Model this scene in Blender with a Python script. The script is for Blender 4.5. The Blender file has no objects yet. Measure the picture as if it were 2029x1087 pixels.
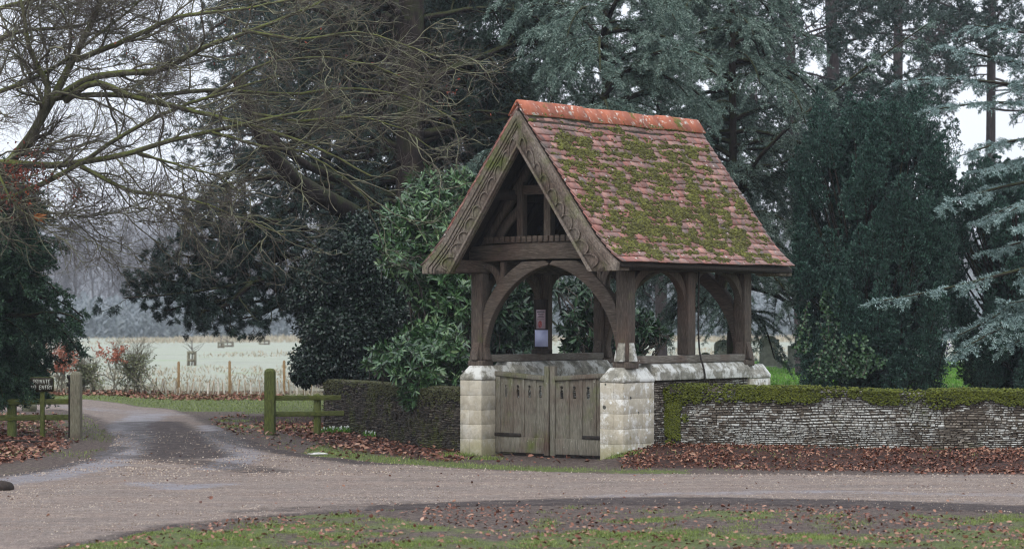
import bpy, math, random
import numpy as np
from mathutils import Matrix, Vector
R = math.radians
scn = bpy.context.scene
COL = scn.collection
rng = np.random.default_rng(11)
random.seed(11)

# ------------------------------------------------------------------ camera
EYE, F0, HZ = 1.6, 4585.0, 640.0
cam = bpy.data.cameras.new("camera"); camo = bpy.data.objects.new("camera", cam); COL.objects.link(camo)
camo.location = (0, 0, EYE); camo.rotation_euler = (R(90), 0, 0)
cam.sensor_width = 36; cam.lens = 36 * F0 / 2029.0
cam.shift_y = (HZ - 543.5) / 2029.0
cam.clip_end = 3000; cam.clip_start = 0.5
cam.dof.use_dof = True; cam.dof.focus_distance = 27.6; cam.dof.aperture_fstop = 3.3
scn.camera = camo
# ------------------------------------------------------------------ sky and sun
SUN_EL, SUN_AZ = 48, 205
w = bpy.data.worlds.new("World"); scn.world = w; w.use_nodes = True
nt = w.node_tree; bg = nt.nodes["Background"]
sky = nt.nodes.new("ShaderNodeTexSky"); sky.sky_type = 'NISHITA'; sky.sun_disc = False
sky.sun_elevation = R(SUN_EL); sky.sun_rotation = R(SUN_AZ); sky.dust_density = 4; sky.air_density = 1.2
tc = nt.nodes.new("ShaderNodeTexCoord"); sx = nt.nodes.new("ShaderNodeSeparateXYZ")
nt.links.new(tc.outputs["Generated"], sx.inputs[0])
mr = nt.nodes.new("ShaderNodeMapRange"); mr.inputs[1].default_value = 0.0; mr.inputs[2].default_value = 1.0
mr.inputs[3].default_value = 7.4; mr.inputs[4].default_value = 15.0
nt.links.new(sx.outputs[2], mr.inputs[0])
nz = nt.nodes.new("ShaderNodeTexNoise"); nz.inputs["Scale"].default_value = 2.5; nt.links.new(tc.outputs["Generated"], nz.inputs[0])
m1 = nt.nodes.new("ShaderNodeMath"); m1.operation = 'MULTIPLY_ADD'; nt.links.new(nz.outputs[0], m1.inputs[0]); m1.inputs[1].default_value = 0.3; m1.inputs[2].default_value = 0.85
m2 = nt.nodes.new("ShaderNodeMath"); m2.operation = 'MULTIPLY'; nt.links.new(m1.outputs[0], m2.inputs[0]); nt.links.new(mr.outputs[0], m2.inputs[1])
vm = nt.nodes.new("ShaderNodeVectorMath"); vm.operation = 'SCALE'; vm.inputs[0].default_value = (0.90, 0.95, 1.06); nt.links.new(m2.outputs[0], vm.inputs["Scale"])
mx = nt.nodes.new("ShaderNodeMix"); mx.data_type = 'RGBA'; mx.inputs[0].default_value = 0.88
nt.links.new(sky.outputs[0], mx.inputs[6]); nt.links.new(vm.outputs[0], mx.inputs[7])
nt.links.new(mx.outputs[2], bg.inputs[0]); bg.inputs[1].default_value = 0.12
sl = bpy.data.lights.new("sun", 'SUN'); sl.energy = 0.9; sl.angle = R(18); sl.color = (1.0, 0.96, 0.9)
so = bpy.data.objects.new("sun", sl); COL.objects.link(so)
az = R(SUN_AZ); el = R(SUN_EL)
sd = Vector((math.sin(az) * math.cos(el), math.cos(az) * math.cos(el), math.sin(el)))
so.rotation_euler = sd.to_track_quat('Z', 'Y').to_euler(); so.location = (0, 0, 30)
scn.view_settings.view_transform = 'Standard'; scn.view_settings.look = 'None'
scn.view_settings.gamma = 1; scn.view_settings.exposure = 0.32
scn.cycles.max_bounces = 5; scn.cycles.diffuse_bounces = 3; scn.cycles.glossy_bounces = 2
scn.cycles.transmission_bounces = 2; scn.cycles.volume_bounces = 1; scn.cycles.transparent_max_bounces = 4
scn.cycles.sample_clamp_indirect = 4; scn.cycles.filter_width = 1.15
scn.cycles.use_adaptive_sampling = True; scn.cycles.adaptive_threshold = 0.02
HAZE = 0.00038

# ------------------------------------------------------------------ helpers
def W(px, py, Y): return np.array([(px - 1014.5) / F0 * Y, Y, EYE - (py - HZ) * Y / F0])
def G(px, py): Y = F0 * EYE / (py - HZ); return ((px - 1014.5) / F0 * Y, Y)
def tag(o, label=None, cat=None, group=None, kind=None):
    for k, v in (("label", label), ("category", cat), ("group", group), ("kind", kind)):
        if v: o[k] = v
    return o
def empty(name, loc=(0, 0, 0), rz=0):
    o = bpy.data.objects.new(name, None); COL.objects.link(o); o.location = loc; o.rotation_euler = (0, 0, rz); o.empty_display_size = .2
    return o
def nrm(v): return v / np.maximum(np.linalg.norm(v, axis=-1, keepdims=True), 1e-9)

class MB:
    def __init__(s): s.V = []; s.F = {3: [], 4: []}; s.n = 0
    def add(s, v, f):
        v = np.asarray(v, float).reshape(-1, 3); f = np.asarray(f, int)
        if len(f) == 0: return
        s.V.append(v); s.F[f.shape[1]].append(f + s.n); s.n += len(v)
    def add2(s, v, fl):
        v = np.asarray(v, float).reshape(-1, 3); s.V.append(v)
        for f in fl:
            f = np.asarray(f, int); s.F[f.shape[1]].append(f + s.n)
        s.n += len(v)
    def build(s, name, mat, parent=None, smooth=False, bevel=0, loc=None, attr=None):
        me = bpy.data.meshes.new(name)
        V = np.concatenate(s.V); T = np.concatenate(s.F[3]) if s.F[3] else np.zeros((0, 3), int); Q = np.concatenate(s.F[4]) if s.F[4] else np.zeros((0, 4), int)
        me.vertices.add(len(V)); me.vertices.foreach_set("co", V.ravel().astype(np.float32))
        me.loops.add(T.size + Q.size); me.loops.foreach_set("vertex_index", np.concatenate([T.ravel(), Q.ravel()]).astype(np.int32))
        me.polygons.add(len(T) + len(Q))
        ls = np.concatenate([np.arange(len(T)) * 3, T.size + np.arange(len(Q)) * 4]).astype(np.int32)
        me.polygons.foreach_set("loop_start", ls)
        if smooth: me.polygons.foreach_set("use_smooth", np.ones(len(ls), bool))
        me.update(calc_edges=True)
        if attr:
            for k, a in attr.items():
                at = me.attributes.new(k, 'FLOAT', 'POINT'); at.data.foreach_set("value", np.asarray(a, np.float32))
        me.materials.append(mat)
        o = bpy.data.objects.new(name, me); COL.objects.link(o)
        if parent: o.parent = parent
        if loc is not None: o.location = loc
        if bevel:
            b = o.modifiers.new("b", 'BEVEL'); b.width = bevel; b.segments = 2; b.limit_method = 'ANGLE'
        return o

BOXF = [[0, 3, 2, 1], [4, 5, 6, 7], [0, 1, 5, 4], [1, 2, 6, 5], [2, 3, 7, 6], [3, 0, 4, 7]]
def box(mb, x0, x1, y0, y1, z0, z1, M=None, j=0):
    v = np.array([[x0, y0, z0], [x1, y0, z0], [x1, y1, z0], [x0, y1, z0], [x0, y0, z1], [x1, y0, z1], [x1, y1, z1], [x0, y1, z1]], float)
    if j: v += rng.uniform(-j, j, v.shape)
    if M is not None: v = v @ M[0].T + M[1]
    mb.add(v, BOXF)
def boxes(mb, C, H, j=0):   # centres, half sizes (N,3)
    s = np.array([[-1, -1, -1], [1, -1, -1], [1, 1, -1], [-1, 1, -1], [-1, -1, 1], [1, -1, 1], [1, 1, 1], [-1, 1, 1]])
    v = C[:, None] + H[:, None] * s[None]
    if j: v = v + rng.uniform(-j, j, v.shape)
    f = np.array(BOXF)[None] + (np.arange(len(C)) * 8)[:, None, None]
    mb.add(v, f.reshape(-1, 4))
def beam(mb, p0, p1, wd, ht, up=(0, 0, 1)):
    p0 = np.array(p0, float); p1 = np.array(p1, float); d = nrm(p1 - p0); s = nrm(np.cross(d, up)); u = np.cross(s, d)
    v = []
    for p in (p0, p1):
        for a, b in ((-1, -1), (1, -1), (1, 1), (-1, 1)): v.append(p + s * a * wd / 2 + u * b * ht / 2)
    mb.add(v, [[0, 1, 2, 3], [4, 7, 6, 5], [0, 4, 5, 1], [1, 5, 6, 2], [2, 6, 7, 3], [3, 7, 4, 0]])
def ribbon(mb, A, B, y0, y1, axis='y'):   # solid between two polylines (x,z) extruded y0..y1
    A = np.array(A, float); B = np.array(B, float); n = len(A); v = []
    for y in (y0, y1):
        for P in (A, B):
            for p in P: v.append((p[0], y, p[1]) if axis == 'y' else (y, p[0], p[1]))
    f = []
    for i in range(n - 1):
        f += [[i, i + 1, n + i + 1, n + i], [2 * n + i, 3 * n + i, 3 * n + i + 1, 2 * n + i + 1],
              [i, 2 * n + i, 2 * n + i + 1, i + 1], [n + i, n + i + 1, 3 * n + i + 1, 3 * n + i]]
    f += [[0, n, 3 * n, 2 * n], [n - 1, 3 * n - 1, 4 * n - 1, 2 * n - 1]]
    mb.add(v, f)
def tubes(mb, P, Rr, sides=4, cap=False):
    """P (N,S,3) polylines, Rr (N,S) radii"""
    P = np.asarray(P, float); Rr = np.asarray(Rr, float)
    if P.ndim == 2: P = P[None]; Rr = Rr[None]
    N, S, _ = P.shape
    if N == 0: return
    T = nrm(np.gradient(P, axis=1))
    ref = np.where(np.abs(T[:, :1, 2:3]) > .8, np.array([[[1., 0, 0]]]), np.array([[[0, 0, 1.]]]))
    ref = np.broadcast_to(ref, T.shape)
    U = nrm(np.cross(T, ref)); Vv = np.cross(T, U)
    a = np.arange(sides) * 2 * np.pi / sides
    ring = P[:, :, None] + Rr[:, :, None, None] * (U[:, :, None] * np.cos(a)[None, None, :, None] + Vv[:, :, None] * np.sin(a)[None, None, :, None])
    idx = np.arange(N * S * sides).reshape(N, S, sides)
    q = np.stack([idx[:, :-1], np.roll(idx, -1, 2)[:, :-1], np.roll(idx, -1, 2)[:, 1:], idx[:, 1:]], -1).reshape(-1, 4)
    if cap and sides == 4:
        q = np.concatenate([q, idx[:, -1], idx[:, 0, ::-1]])
    mb.add(ring, q)
def resample(P, S):
    P = np.asarray(P, float); d = np.r_[0, np.cumsum(np.linalg.norm(np.diff(P, axis=0), axis=1))]; t = np.linspace(0, d[-1], S)
    # smooth (catmull) interpolation through dense linear then smoothing
    Q = np.stack([np.interp(t, d, P[:, k]) for k in range(P.shape[1])], 1)
    for _ in range(2): Q[1:-1] = .25 * Q[:-2] + .5 * Q[1:-1] + .25 * Q[2:]
    return Q
def perp(T):
    r = rng.normal(size=T.shape); return nrm(r - T * np.sum(r * T, -1, keepdims=True))
def along(P, Rr, t):
    N, S, _ = P.shape; x = t * (S - 1); i = np.clip(x.astype(int), 0, S - 2); f = (x - i)[..., None]; n = np.arange(N)[:, None]
    A = P[n, i]; B = P[n, i + 1]
    return A * (1 - f) + B * f, nrm(B - A), Rr[n, i] * (1 - f[..., 0]) + Rr[n, i + 1] * f[..., 0]
def kids(P, Rr, n, L, ang=(35, 65), t=(.1, 1), S=5, planar=0, grav=0, wig=.12, rk=.55, rmin=.002, taper=.6, bias=None, rend=.4):
    """children polylines grown from parents; L=(min,max); taper: shorter to the tip"""
    N = len(P); tt = t[0] + (t[1] - t[0]) * (np.arange(n)[None] + rng.uniform(0, 1, (N, n))) / n
    C, T, r0 = along(P, Rr, tt)
    pr = perp(T)
    if planar:
        side = nrm(np.cross(T, np.array([0, 0, 1.]))) * np.where(rng.random((N, n, 1)) < .5, -1, 1)
        pr = nrm(pr * (1 - planar) + side * planar)
    a = np.radians(rng.uniform(*ang, (N, n)))[..., None]
    D = nrm(T * np.cos(a) + pr * np.sin(a))
    Ls = rng.uniform(*L, (N, n)) * (1 - taper * tt)
    C = C.reshape(-1, 3); D = D.reshape(-1, 3); Ls = Ls.ravel(); M = len(C)
    st = (Ls / (S - 1))[:, None]; pts = [C]; d = D
    for k in range(S - 1):
        d = d + rng.normal(size=d.shape) * wig; d[:, 2] += grav * (k + 1) / S
        if bias is not None: d = d + np.array(bias)
        d = nrm(d); pts.append(pts[-1] + d * st)
    P2 = np.stack(pts, 1); r = np.maximum(r0.ravel() * rk, rmin)
    return P2, r[:, None] * np.linspace(1, rend, S)[None]
def needles(mb, P, k, per, ln, wd, fwd=.6, upb=.25):
    """k stations per polyline, `per` cards at each"""
    N, S, _ = P.shape; t = np.clip((np.arange(k)[None] + rng.uniform(0, 1, (N, k))) / k, 0, .999)
    C, T, _ = along(P, np.ones(P.shape[:2]), t)
    C = np.repeat(C.reshape(-1, 3), per, 0); T = np.repeat(T.reshape(-1, 3), per, 0)
    D = T * fwd + perp(T); D[:, 2] += upb; cards(mb, C, nrm(D), ln * rng.uniform(.6, 1.25, len(C)), wd)
def cards(mb, C, D, L, wd, mid=.45):
    N = len(C); s = perp(D); L = np.broadcast_to(L, (N,))[:, None]; wd = np.broadcast_to(wd, (N,))[:, None]
    m = C + D * L * mid
    v = np.stack([C, m + s * wd / 2, C + D * L, m - s * wd / 2], 1)
    mb.add(v, np.arange(N * 4).reshape(N, 4))
def leaves(mb, C, D, Nn, L, wd, fold=.25, curl=0.):
    """six-vertex folded leaves: axis D, normal Nn"""
    N = len(C); s = nrm(np.cross(D, Nn)); Nn = np.cross(s, D); L = np.broadcast_to(L, (N,))[:, None]; wd = np.broadcast_to(wd, (N,))[:, None]
    f = fold * wd
    c1 = C + D * L * .3; c2 = C + D * L * .7 - Nn * L * curl * .5; tip = C + D * L - Nn * L * curl
    v = np.stack([C, c1 + s * wd / 2 + Nn * f, c2 + s * wd * .42 + Nn * f, tip, c2 - s * wd * .42 + Nn * f, c1 - s * wd / 2 + Nn * f], 1)
    i = (np.arange(N) * 6)[:, None]
    mb.add(v, np.concatenate([i + np.array([[0, 1, 2, 3]]), i + np.array([[0, 3, 4, 5]])]))
import bmesh
def ico(sub):
    bm = bmesh.new(); bmesh.ops.create_icosphere(bm, subdivisions=sub, radius=1); v = np.array([x.co[:] for x in bm.verts]); f = np.array([[q.index for q in p.verts] for p in bm.faces]); bm.free(); return v, f
ICO1, ICO2, ICO3 = ico(1), ico(2), ico(3)
def blobs(mb, C, Rd, I=ICO1, j=.25):
    v, f = I; N = len(C); vv = C[:, None] + Rd[:, None] * v[None] * rng.uniform(1 - j, 1 + j, (N, len(v), 1))
    mb.add(vv, (f[None] + (np.arange(N) * len(v))[:, None, None]).reshape(-1, 3))
_H = np.random.default_rng(5).random(65536)
def vnoise(x, y, s=1., o=0):
    x = np.asarray(x, float) * s + 100.3 + o * 17; y = np.asarray(y, float) * s + 57.7 + o * 31
    xi = np.floor(x).astype(int); yi = np.floor(y).astype(int); fx = x - xi; fy = y - yi; fx = fx * fx * (3 - 2 * fx); fy = fy * fy * (3 - 2 * fy)
    h = lambda a, b: _H[(a * 7919 + b * 104729 + o * 977) & 65535]
    return (h(xi, yi) * (1 - fx) + h(xi + 1, yi) * fx) * (1 - fy) + (h(xi, yi + 1) * (1 - fx) + h(xi + 1, yi + 1) * fx) * fy
def fbm(x, y, s=1., o=0, n=4): return sum(vnoise(x, y, s * 2 ** k, o + k) / 2 ** k for k in range(n)) / sum(1 / 2 ** k for k in range(n))
def sstep(a, b, x): t = np.clip((x - a) / (b - a), 0, 1); return t * t * (3 - 2 * t)

# ------------------------------------------------------------------ materials
def srgb(h):
    h = h.lstrip('#'); c = [int(h[i:i + 2], 16) / 255 for i in (0, 2, 4)]
    return tuple((x / 12.92 if x <= .04045 else ((x + .055) / 1.055) ** 2.4) for x in c) + (1,)
class NM:
    def __init__(s, name):
        s.m = bpy.data.materials.new(name); s.m.use_nodes = True; s.t = s.m.node_tree; s.b = s.t.nodes["Principled BSDF"]; s.n = s.t.nodes; s.l = s.t.links
        s.tc = s.n.new("ShaderNodeTexCoord").outputs["Object"]; s.b.inputs["Specular IOR Level"].default_value = .3
    def noise(s, sc, det=6, rough=.6, stretch=None, dist=0):
        x = s.n.new("ShaderNodeTexNoise"); x.inputs["Scale"].default_value = sc; x.inputs["Detail"].default_value = det; x.inputs["Roughness"].default_value = rough; x.inputs["Distortion"].default_value = dist
        src = s.tc
        if stretch:
            mp = s.n.new("ShaderNodeMapping"); mp.inputs["Scale"].default_value = stretch; s.l.new(s.tc, mp.inputs[0]); src = mp.outputs[0]
        s.l.new(src, x.inputs[0]); return x.outputs[0]
    def vor(s, sc, feat='F1', rnd=1):
        x = s.n.new("ShaderNodeTexVoronoi"); x.feature = feat; x.inputs["Scale"].default_value = sc; x.inputs["Randomness"].default_value = rnd; s.l.new(s.tc, x.inputs[0]); return x.outputs["Distance"]
    def ramp(s, f, stops, interp='LINEAR'):
        r = s.n.new("ShaderNodeValToRGB"); e = r.color_ramp.elements; r.color_ramp.interpolation = interp
        while len(e) < len(stops): e.new(.5)
        for k, (p, c) in enumerate(stops):
            e[k].position = p; e[k].color = srgb(c) if isinstance(c, str) else (c, c, c, 1)
        s.l.new(f, r.inputs[0]); return r.outputs[0]
    def mix(s, f, a, b, mode='MIX'):
        x = s.n.new("ShaderNodeMix"); x.data_type = 'RGBA'; x.blend_type = mode
        for i, v in ((0, f), (6, a), (7, b)):
            if isinstance(v, str): x.inputs[i].default_value = srgb(v)
            elif isinstance(v, (int, float)): x.inputs[i].default_value = v if i == 0 else (v, v, v, 1)
            else: s.l.new(v, x.inputs[i])
        return x.outputs[2]
    def math(s, op, a, b=0., c=0.):
        x = s.n.new("ShaderNodeMath"); x.operation = op
        for i, v in enumerate((a, b, c)):
            if isinstance(v, (int, float)): x.inputs[i].default_value = v
            else: s.l.new(v, x.inputs[i])
        return x.outputs[0]
    def island(s): return s.n.new("ShaderNodeNewGeometry").outputs["Random Per Island"]
    def attr(s, k): a = s.n.new("ShaderNodeAttribute"); a.attribute_name = k; return a.outputs["Fac"]
    def axis(s, i): x = s.n.new("ShaderNodeSeparateXYZ"); s.l.new(s.tc, x.inputs[0]); return x.outputs[i]
    def nz(s): x = s.n.new("ShaderNodeSeparateXYZ"); s.l.new(s.n.new("ShaderNodeNewGeometry").outputs["Normal"], x.inputs[0]); return x.outputs[2]
    def bump(s, h, st=.5, d=.01):
        x = s.n.new("ShaderNodeBump"); x.inputs["Strength"].default_value = st; x.inputs["Distance"].default_value = d; s.l.new(h, x.inputs["Height"]); s.l.new(x.outputs[0], s.b.inputs["Normal"])
    def out(s, col, rough=.85):
        s.l.new(col, s.b.inputs["Base Color"])
        if isinstance(rough, (int, float)): s.b.inputs["Roughness"].default_value = rough
        else: s.l.new(rough, s.b.inputs["Roughness"])
        return s.m
def leafmat(name, cols, rough=.6, spec=.3, trans=0., ns=1.2):
    m = NM(name); r = m.island(); n = m.noise(ns, 3)
    f = m.math('MULTIPLY_ADD', n, .7, m.math('MULTIPLY', r, .65)); f = m.math('SUBTRACT', f, .17)
    st = [(i / (len(cols) - 1), c) for i, c in enumerate(cols)]
    m.b.inputs["Specular IOR Level"].default_value = spec
    if trans: m.b.inputs["Transmission Weight"].default_value = 0; m.b.inputs["Subsurface Weight"].default_value = 0
    return m.out(m.ramp(f, st), rough)
def barkmat(name, cols, moss=None, sc=18, stretch=(1, 1, .25), mossamt=.5, bump=.6):
    m = NM(name); n = m.noise(sc, 8, .7, stretch); c = m.ramp(n, [(.3, cols[0]), (.55, cols[1]), (.75, cols[2])])
    if moss:
        k = m.math('MULTIPLY_ADD', m.nz(), .25, m.noise(3.0, 5)); k = m.ramp(k, [(mossamt, 0.), (mossamt + .16, 1.)])
        c = m.mix(k, c, m.ramp(m.noise(30, 4), [(.3, moss[0]), (.7, moss[1])]))
    m.bump(n, bump, .02); return m.out(c, .9)
def woodmat(name, stretch, cols=('#2a2420', '#524941', '#7d7266'), green=.35, lich=.0, sc=9):
    m = NM(name); n = m.noise(sc, 9, .7, stretch, .3); big = m.noise(1.8, 4)
    c = m.ramp(n, [(.28, cols[0]), (.5, cols[1]), (.74, cols[2])])
    c = m.mix(m.ramp(big, [(.45, 0.), (.7, 1.)]), c, m.ramp(n, [(.3, '#352b26'), (.7, '#6f5c50')]))
    g = m.ramp(m.noise(2.7, 6), [(1 - green - .08, 0.), (1 - green + .12, 1.)])
    c = m.mix(g, c, m.ramp(n, [(.3, '#343a1c'), (.7, '#6d7440')]))
    if lich:
        k = m.ramp(m.noise(22, 6, .7), [(1 - lich - .02, 0.), (1 - lich + .05, 1.)]); c = m.mix(k, c, '#a9ab9f')
    m.bump(n, .5, .008); return m.out(c, .85)

MAT = {}
MAT['wood_v'] = woodmat('weathered_oak_upright', (14, 14, 1), green=.30)
MAT['wood_x'] = woodmat('weathered_oak_cross', (1, 14, 14), green=.28)
MAT['wood_y'] = woodmat('weathered_oak_long', (14, 1, 14), green=.28)
MAT['wood_sill'] = woodmat('pale_sill_timber', (12, 1, 12), cols=('#403b34', '#6d675e', '#918b80'), green=.25, lich=.34)
MAT['barge'] = woodmat('barge_board_wood', (5, 5, 3), cols=('#3d3630', '#766c62', '#9d9486'), green=.42, lich=.34)
MAT['gate'] = woodmat('gate_boards_wood', (18, 18, 1), cols=('#3a3730', '#6b675b', '#949083'), green=.38, lich=.32)
MAT['rail_green'] = woodmat('algae_green_rail', (2, 8, 8), cols=('#353b14', '#5b6424', '#7d8738'), green=.6)
MAT['post_green'] = woodmat('algae_green_post', (8, 8, 1.4), cols=('#353b14', '#5b6424', '#7d8738'), green=.6)
MAT['post_grey'] = woodmat('grey_gatepost_wood', (8, 8, 1.2), cols=('#4c493f', '#77735f', '#918c7c'), green=.3)
def m_stone():
    m = NM('limewashed_ashlar'); r = m.island()
    c = m.ramp(r, [(0, '#b0a793'), (.35, '#c6bda8'), (.65, '#b4ad9d'), (1, '#cec7b6')])
    n = m.noise(9, 8, .65); c = m.mix(.5, c, m.ramp(n, [(.3, '#7e7767'), (.55, '#b3aa95'), (.7, '#cfcabb')]))
    gr = m.ramp(m.noise(2.2, 8, .75), [(.50, 0.), (.66, .8)]); c = m.mix(gr, c, m.ramp(n, [(.3, '#66645a'), (.7, '#a3a196')]))
    xr = m.ramp(m.axis(0), [(.0, 0.), (.5, 1.)]); wh = m.math('MULTIPLY', m.ramp(m.noise(5, 10, .8), [(.50, 0.), (.60, 1.)]), m.math('MULTIPLY_ADD', xr, .7, .3)); c = m.mix(wh, c, '#dcdbd4')
    sp = m.ramp(m.math('ADD', m.vor(9), m.math('MULTIPLY', m.noise(3, 3), .5)), [(.40, 1.), (.43, 0.)]); c = m.mix(m.math('MULTIPLY', sp, xr), c, '#dfe0da')
    bl = m.ramp(m.math('ADD', m.vor(7.3), m.math('MULTIPLY', m.noise(2.3, 3), .6)), [(.38, 1.), (.42, 0.)]); c = m.mix(m.math('MULTIPLY', bl, xr), c, '#4a4a44'); ye = m.ramp(m.noise(4.4, 7, .8), [(.60, 0.), (.66, .8)]); c = m.mix(m.math('MULTIPLY', ye, xr), c, '#8a7a3c')
    lo = m.ramp(m.math('ADD', m.axis(2), m.math('MULTIPLY', m.noise(5, 5), .35)), [(.22, 1.), (.42, 0.)]); c = m.mix(m.math('MULTIPLY', lo, .55), c, '#77763f')
    m.bump(n, .5, .012); return m.out(c, .9)
MAT['stone'] = m_stone()
def m_coping():
    m = NM('lichened_coping_stone'); n = m.noise(14, 9, .7)
    c = m.ramp(n, [(.3, '#5f5d54'), (.5, '#8a877b'), (.7, '#b0ada0')])
    c = m.mix(m.ramp(m.noise(4.5, 7, .7), [(.47, 0.), (.56, 1.)]), c, '#cfcfc8')
    c = m.mix(m.ramp(m.noise(2.1, 4), [(.55, 0.), (.7, 1.)]), c, '#55544b')
    m.bump(n, .6, .012); return m.out(c, .9)
MAT['coping'] = m_coping()
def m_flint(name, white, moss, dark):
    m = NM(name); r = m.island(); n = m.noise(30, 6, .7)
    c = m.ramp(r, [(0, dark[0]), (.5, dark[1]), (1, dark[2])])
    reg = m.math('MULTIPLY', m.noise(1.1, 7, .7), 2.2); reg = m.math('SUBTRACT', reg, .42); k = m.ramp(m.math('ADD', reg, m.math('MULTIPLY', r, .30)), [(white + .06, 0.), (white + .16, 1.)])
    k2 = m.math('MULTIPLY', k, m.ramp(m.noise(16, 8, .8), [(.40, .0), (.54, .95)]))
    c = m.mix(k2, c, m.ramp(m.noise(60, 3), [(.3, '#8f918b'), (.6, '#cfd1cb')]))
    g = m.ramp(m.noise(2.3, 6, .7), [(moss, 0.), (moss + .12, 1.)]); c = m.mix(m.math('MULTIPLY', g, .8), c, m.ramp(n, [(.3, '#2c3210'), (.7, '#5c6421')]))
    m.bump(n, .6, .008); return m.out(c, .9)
MAT['flint'] = m_flint('coursed_flint', .73, .57, ('#544c43', '#746c61', '#989083'))
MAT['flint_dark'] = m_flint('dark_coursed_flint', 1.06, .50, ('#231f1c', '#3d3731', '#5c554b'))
m = NM('dark_mortar'); MAT['mortar'] = m.out(m.ramp(m.noise(25, 5), [(.3, '#38322c'), (.7, '#5b5348')]), .95)
m = NM('pale_mortar'); MAT['mortar_pale'] = m.out(m.ramp(m.noise(25, 5), [(.3, '#8f897b'), (.7, '#aca696')]), .95)
def m_tiles():
    m = NM('clay_roof_tiles'); r = m.island()
    c = m.ramp(r, [(0, '#563d36'), (.16, '#7f5e54'), (.3, '#a1695c'), (.45, '#8a7069'), (.6, '#b27a6b'), (.72, '#80736c'), (.86, '#ad8a7e'), (1, '#c29484')])
    n = m.noise(26, 8, .7); c = m.mix(.35, c, m.ramp(n, [(.3, '#4a3029'), (.6, '#a8685a'), (.75, '#c9a094')]))
    c = m.mix(m.ramp(m.noise(3.2, 6), [(.5, 0.), (.68, 1.)]), c, m.ramp(n, [(.3, '#4c443d'), (.7, '#7c726a')]))
    wh = m.ramp(m.math('ADD', m.vor(11), m.math('MULTIPLY', m.noise(4, 3), .5)), [(.34, 1.), (.38, 0.)]); c = m.mix(wh, c, '#c9c7bd')
    m.bump(n, .3, .003); m.b.inputs['Specular IOR Level'].default_value = .5; return m.out(c, .55)
MAT['tiles'] = m_tiles()
def m_ridge():
    m = NM('orange_ridge_tiles'); r = m.island(); n = m.noise(14, 7, .7)
    c = m.ramp(r, [(0, '#97543f'), (.5, '#aa654e'), (1, '#8a4e40')]); c = m.mix(.35, c, m.ramp(n, [(.3, '#7d4631'), (.7, '#d98a68')]))
    c = m.mix(m.ramp(m.noise(9, 7, .75), [(.57, 0.), (.61, 1.)]), c, '#cfc6b8')
    c = m.mix(m.ramp(m.noise(2.0, 5, .7), [(.6, 0.), (.66, 1.)]), c, '#5b5d2a')
    m.bump(n, .4, .006); return m.out(c, .8)
MAT['ridge'] = m_ridge()
def m_moss(name, cols):
    m = NM(name); n = m.noise(60, 5, .7); f = m.math('ADD', m.math('MULTIPLY', m.island(), .55), m.math('MULTIPLY_ADD', m.noise(4.5, 7, .8), 1.3, -.4))
    c = m.ramp(f, [(.2, cols[0]), (.5, cols[1]), (.8, cols[2])]); c = m.mix(.4, c, m.ramp(n, [(.3, cols[0]), (.7, cols[2])])); m.bump(n, .8, .01); return m.out(c, .95)
MAT['moss_roof'] = m_moss('roof_moss', ('#262119', '#4b462a', '#767838'))
MAT['moss_wall'] = m_moss('wall_moss', ('#262a12', '#454c19', '#6b722a'))
m = NM('black_iron'); MAT['iron'] = m.out(m.ramp(m.noise(30, 5), [(.3, '#171513'), (.7, '#3a332d')]), .6)
m = NM('dark_timber'); MAT['dark'] = m.out(m.ramp(m.noise(8, 5, .6, (6, 6, 1)), [(.3, '#1c1815'), (.7, '#3c332c')]), .9)

exec_parts = []
# ------------------------------------------------------------------ ground
WA, WB = np.array([1.80, 27.45]), np.array([8.9, 25.49])      # churchyard wall line (front face)
wd_ = (WB - WA) / np.linalg.norm(WB - WA); wn_ = np.array([-wd_[1], wd_[0]])  # normal pointing back
LW = np.array([(-0.47, 28.35), (-0.72, 28.8), (-1.25, 30.2), (-1.85, 32.2), (-2.45, 34.0), (-2.85, 34.9)])
def gz(x, y):
    x = np.asarray(x, float); y = np.asarray(y, float)
    s = (x - WA[0]) * wd_[0] + (y - WA[1]) * wd_[1]; d = (x - WA[0]) * wn_[0] + (y - WA[1]) * wn_[1]
    side = sstep(-.75, -.05, s)
    bank = .155 * sstep(-1.9, -.25, d) * side
    yd = sstep(0, .8, x - 1.8 - .07 * (y - 27.45)) * (1 - sstep(72, 90, y)); bank = bank * (d <= 0) + (d > 0) * .155 * yd
    yard = .22 * sstep(.1, .9, d) * yd
    left = .10 * sstep(-7.0, -8.5, x) * sstep(26, 29, y) * (1 - sstep(45, 60, y))
    near = .035 * (fbm(x, y, .8, 3) - .5) * (1 - sstep(19.5, 21, y))
    return bank + yard + left + near + .012 * (fbm(x, y, 1.7, 9) - .5)
def axisgrid(lo, a, b, hi, st, g=1.25):
    core = np.arange(a, b + st, st); l = []; r = []; s = st
    v = a
    while v > lo: s *= g; v -= s; l.append(v)
    s = st; v = core[-1]
    while v < hi: s *= g; v += s; r.append(v)
    return np.array(l[::-1] + list(core) + r)
def polydist(x, y, P):   # signed distance, + inside
    P = np.array(P, float); Q = np.roll(P, -1, 0); best = np.full(x.shape, 1e9); ins = np.zeros(x.shape, bool)
    for a, b in zip(P, Q):
        e = b - a; t = np.clip(((x - a[0]) * e[0] + (y - a[1]) * e[1]) / max(e @ e, 1e-9), 0, 1)
        best = np.minimum(best, np.hypot(x - a[0] - t * e[0], y - a[1] - t * e[1]))
        if a[1] != b[1]: ins ^= ((a[1] > y) != (b[1] > y)) & (x < (b[0] - a[0]) * (y - a[1]) / (b[1] - a[1]) + a[0])
    return np.where(ins, best, -best)
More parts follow.
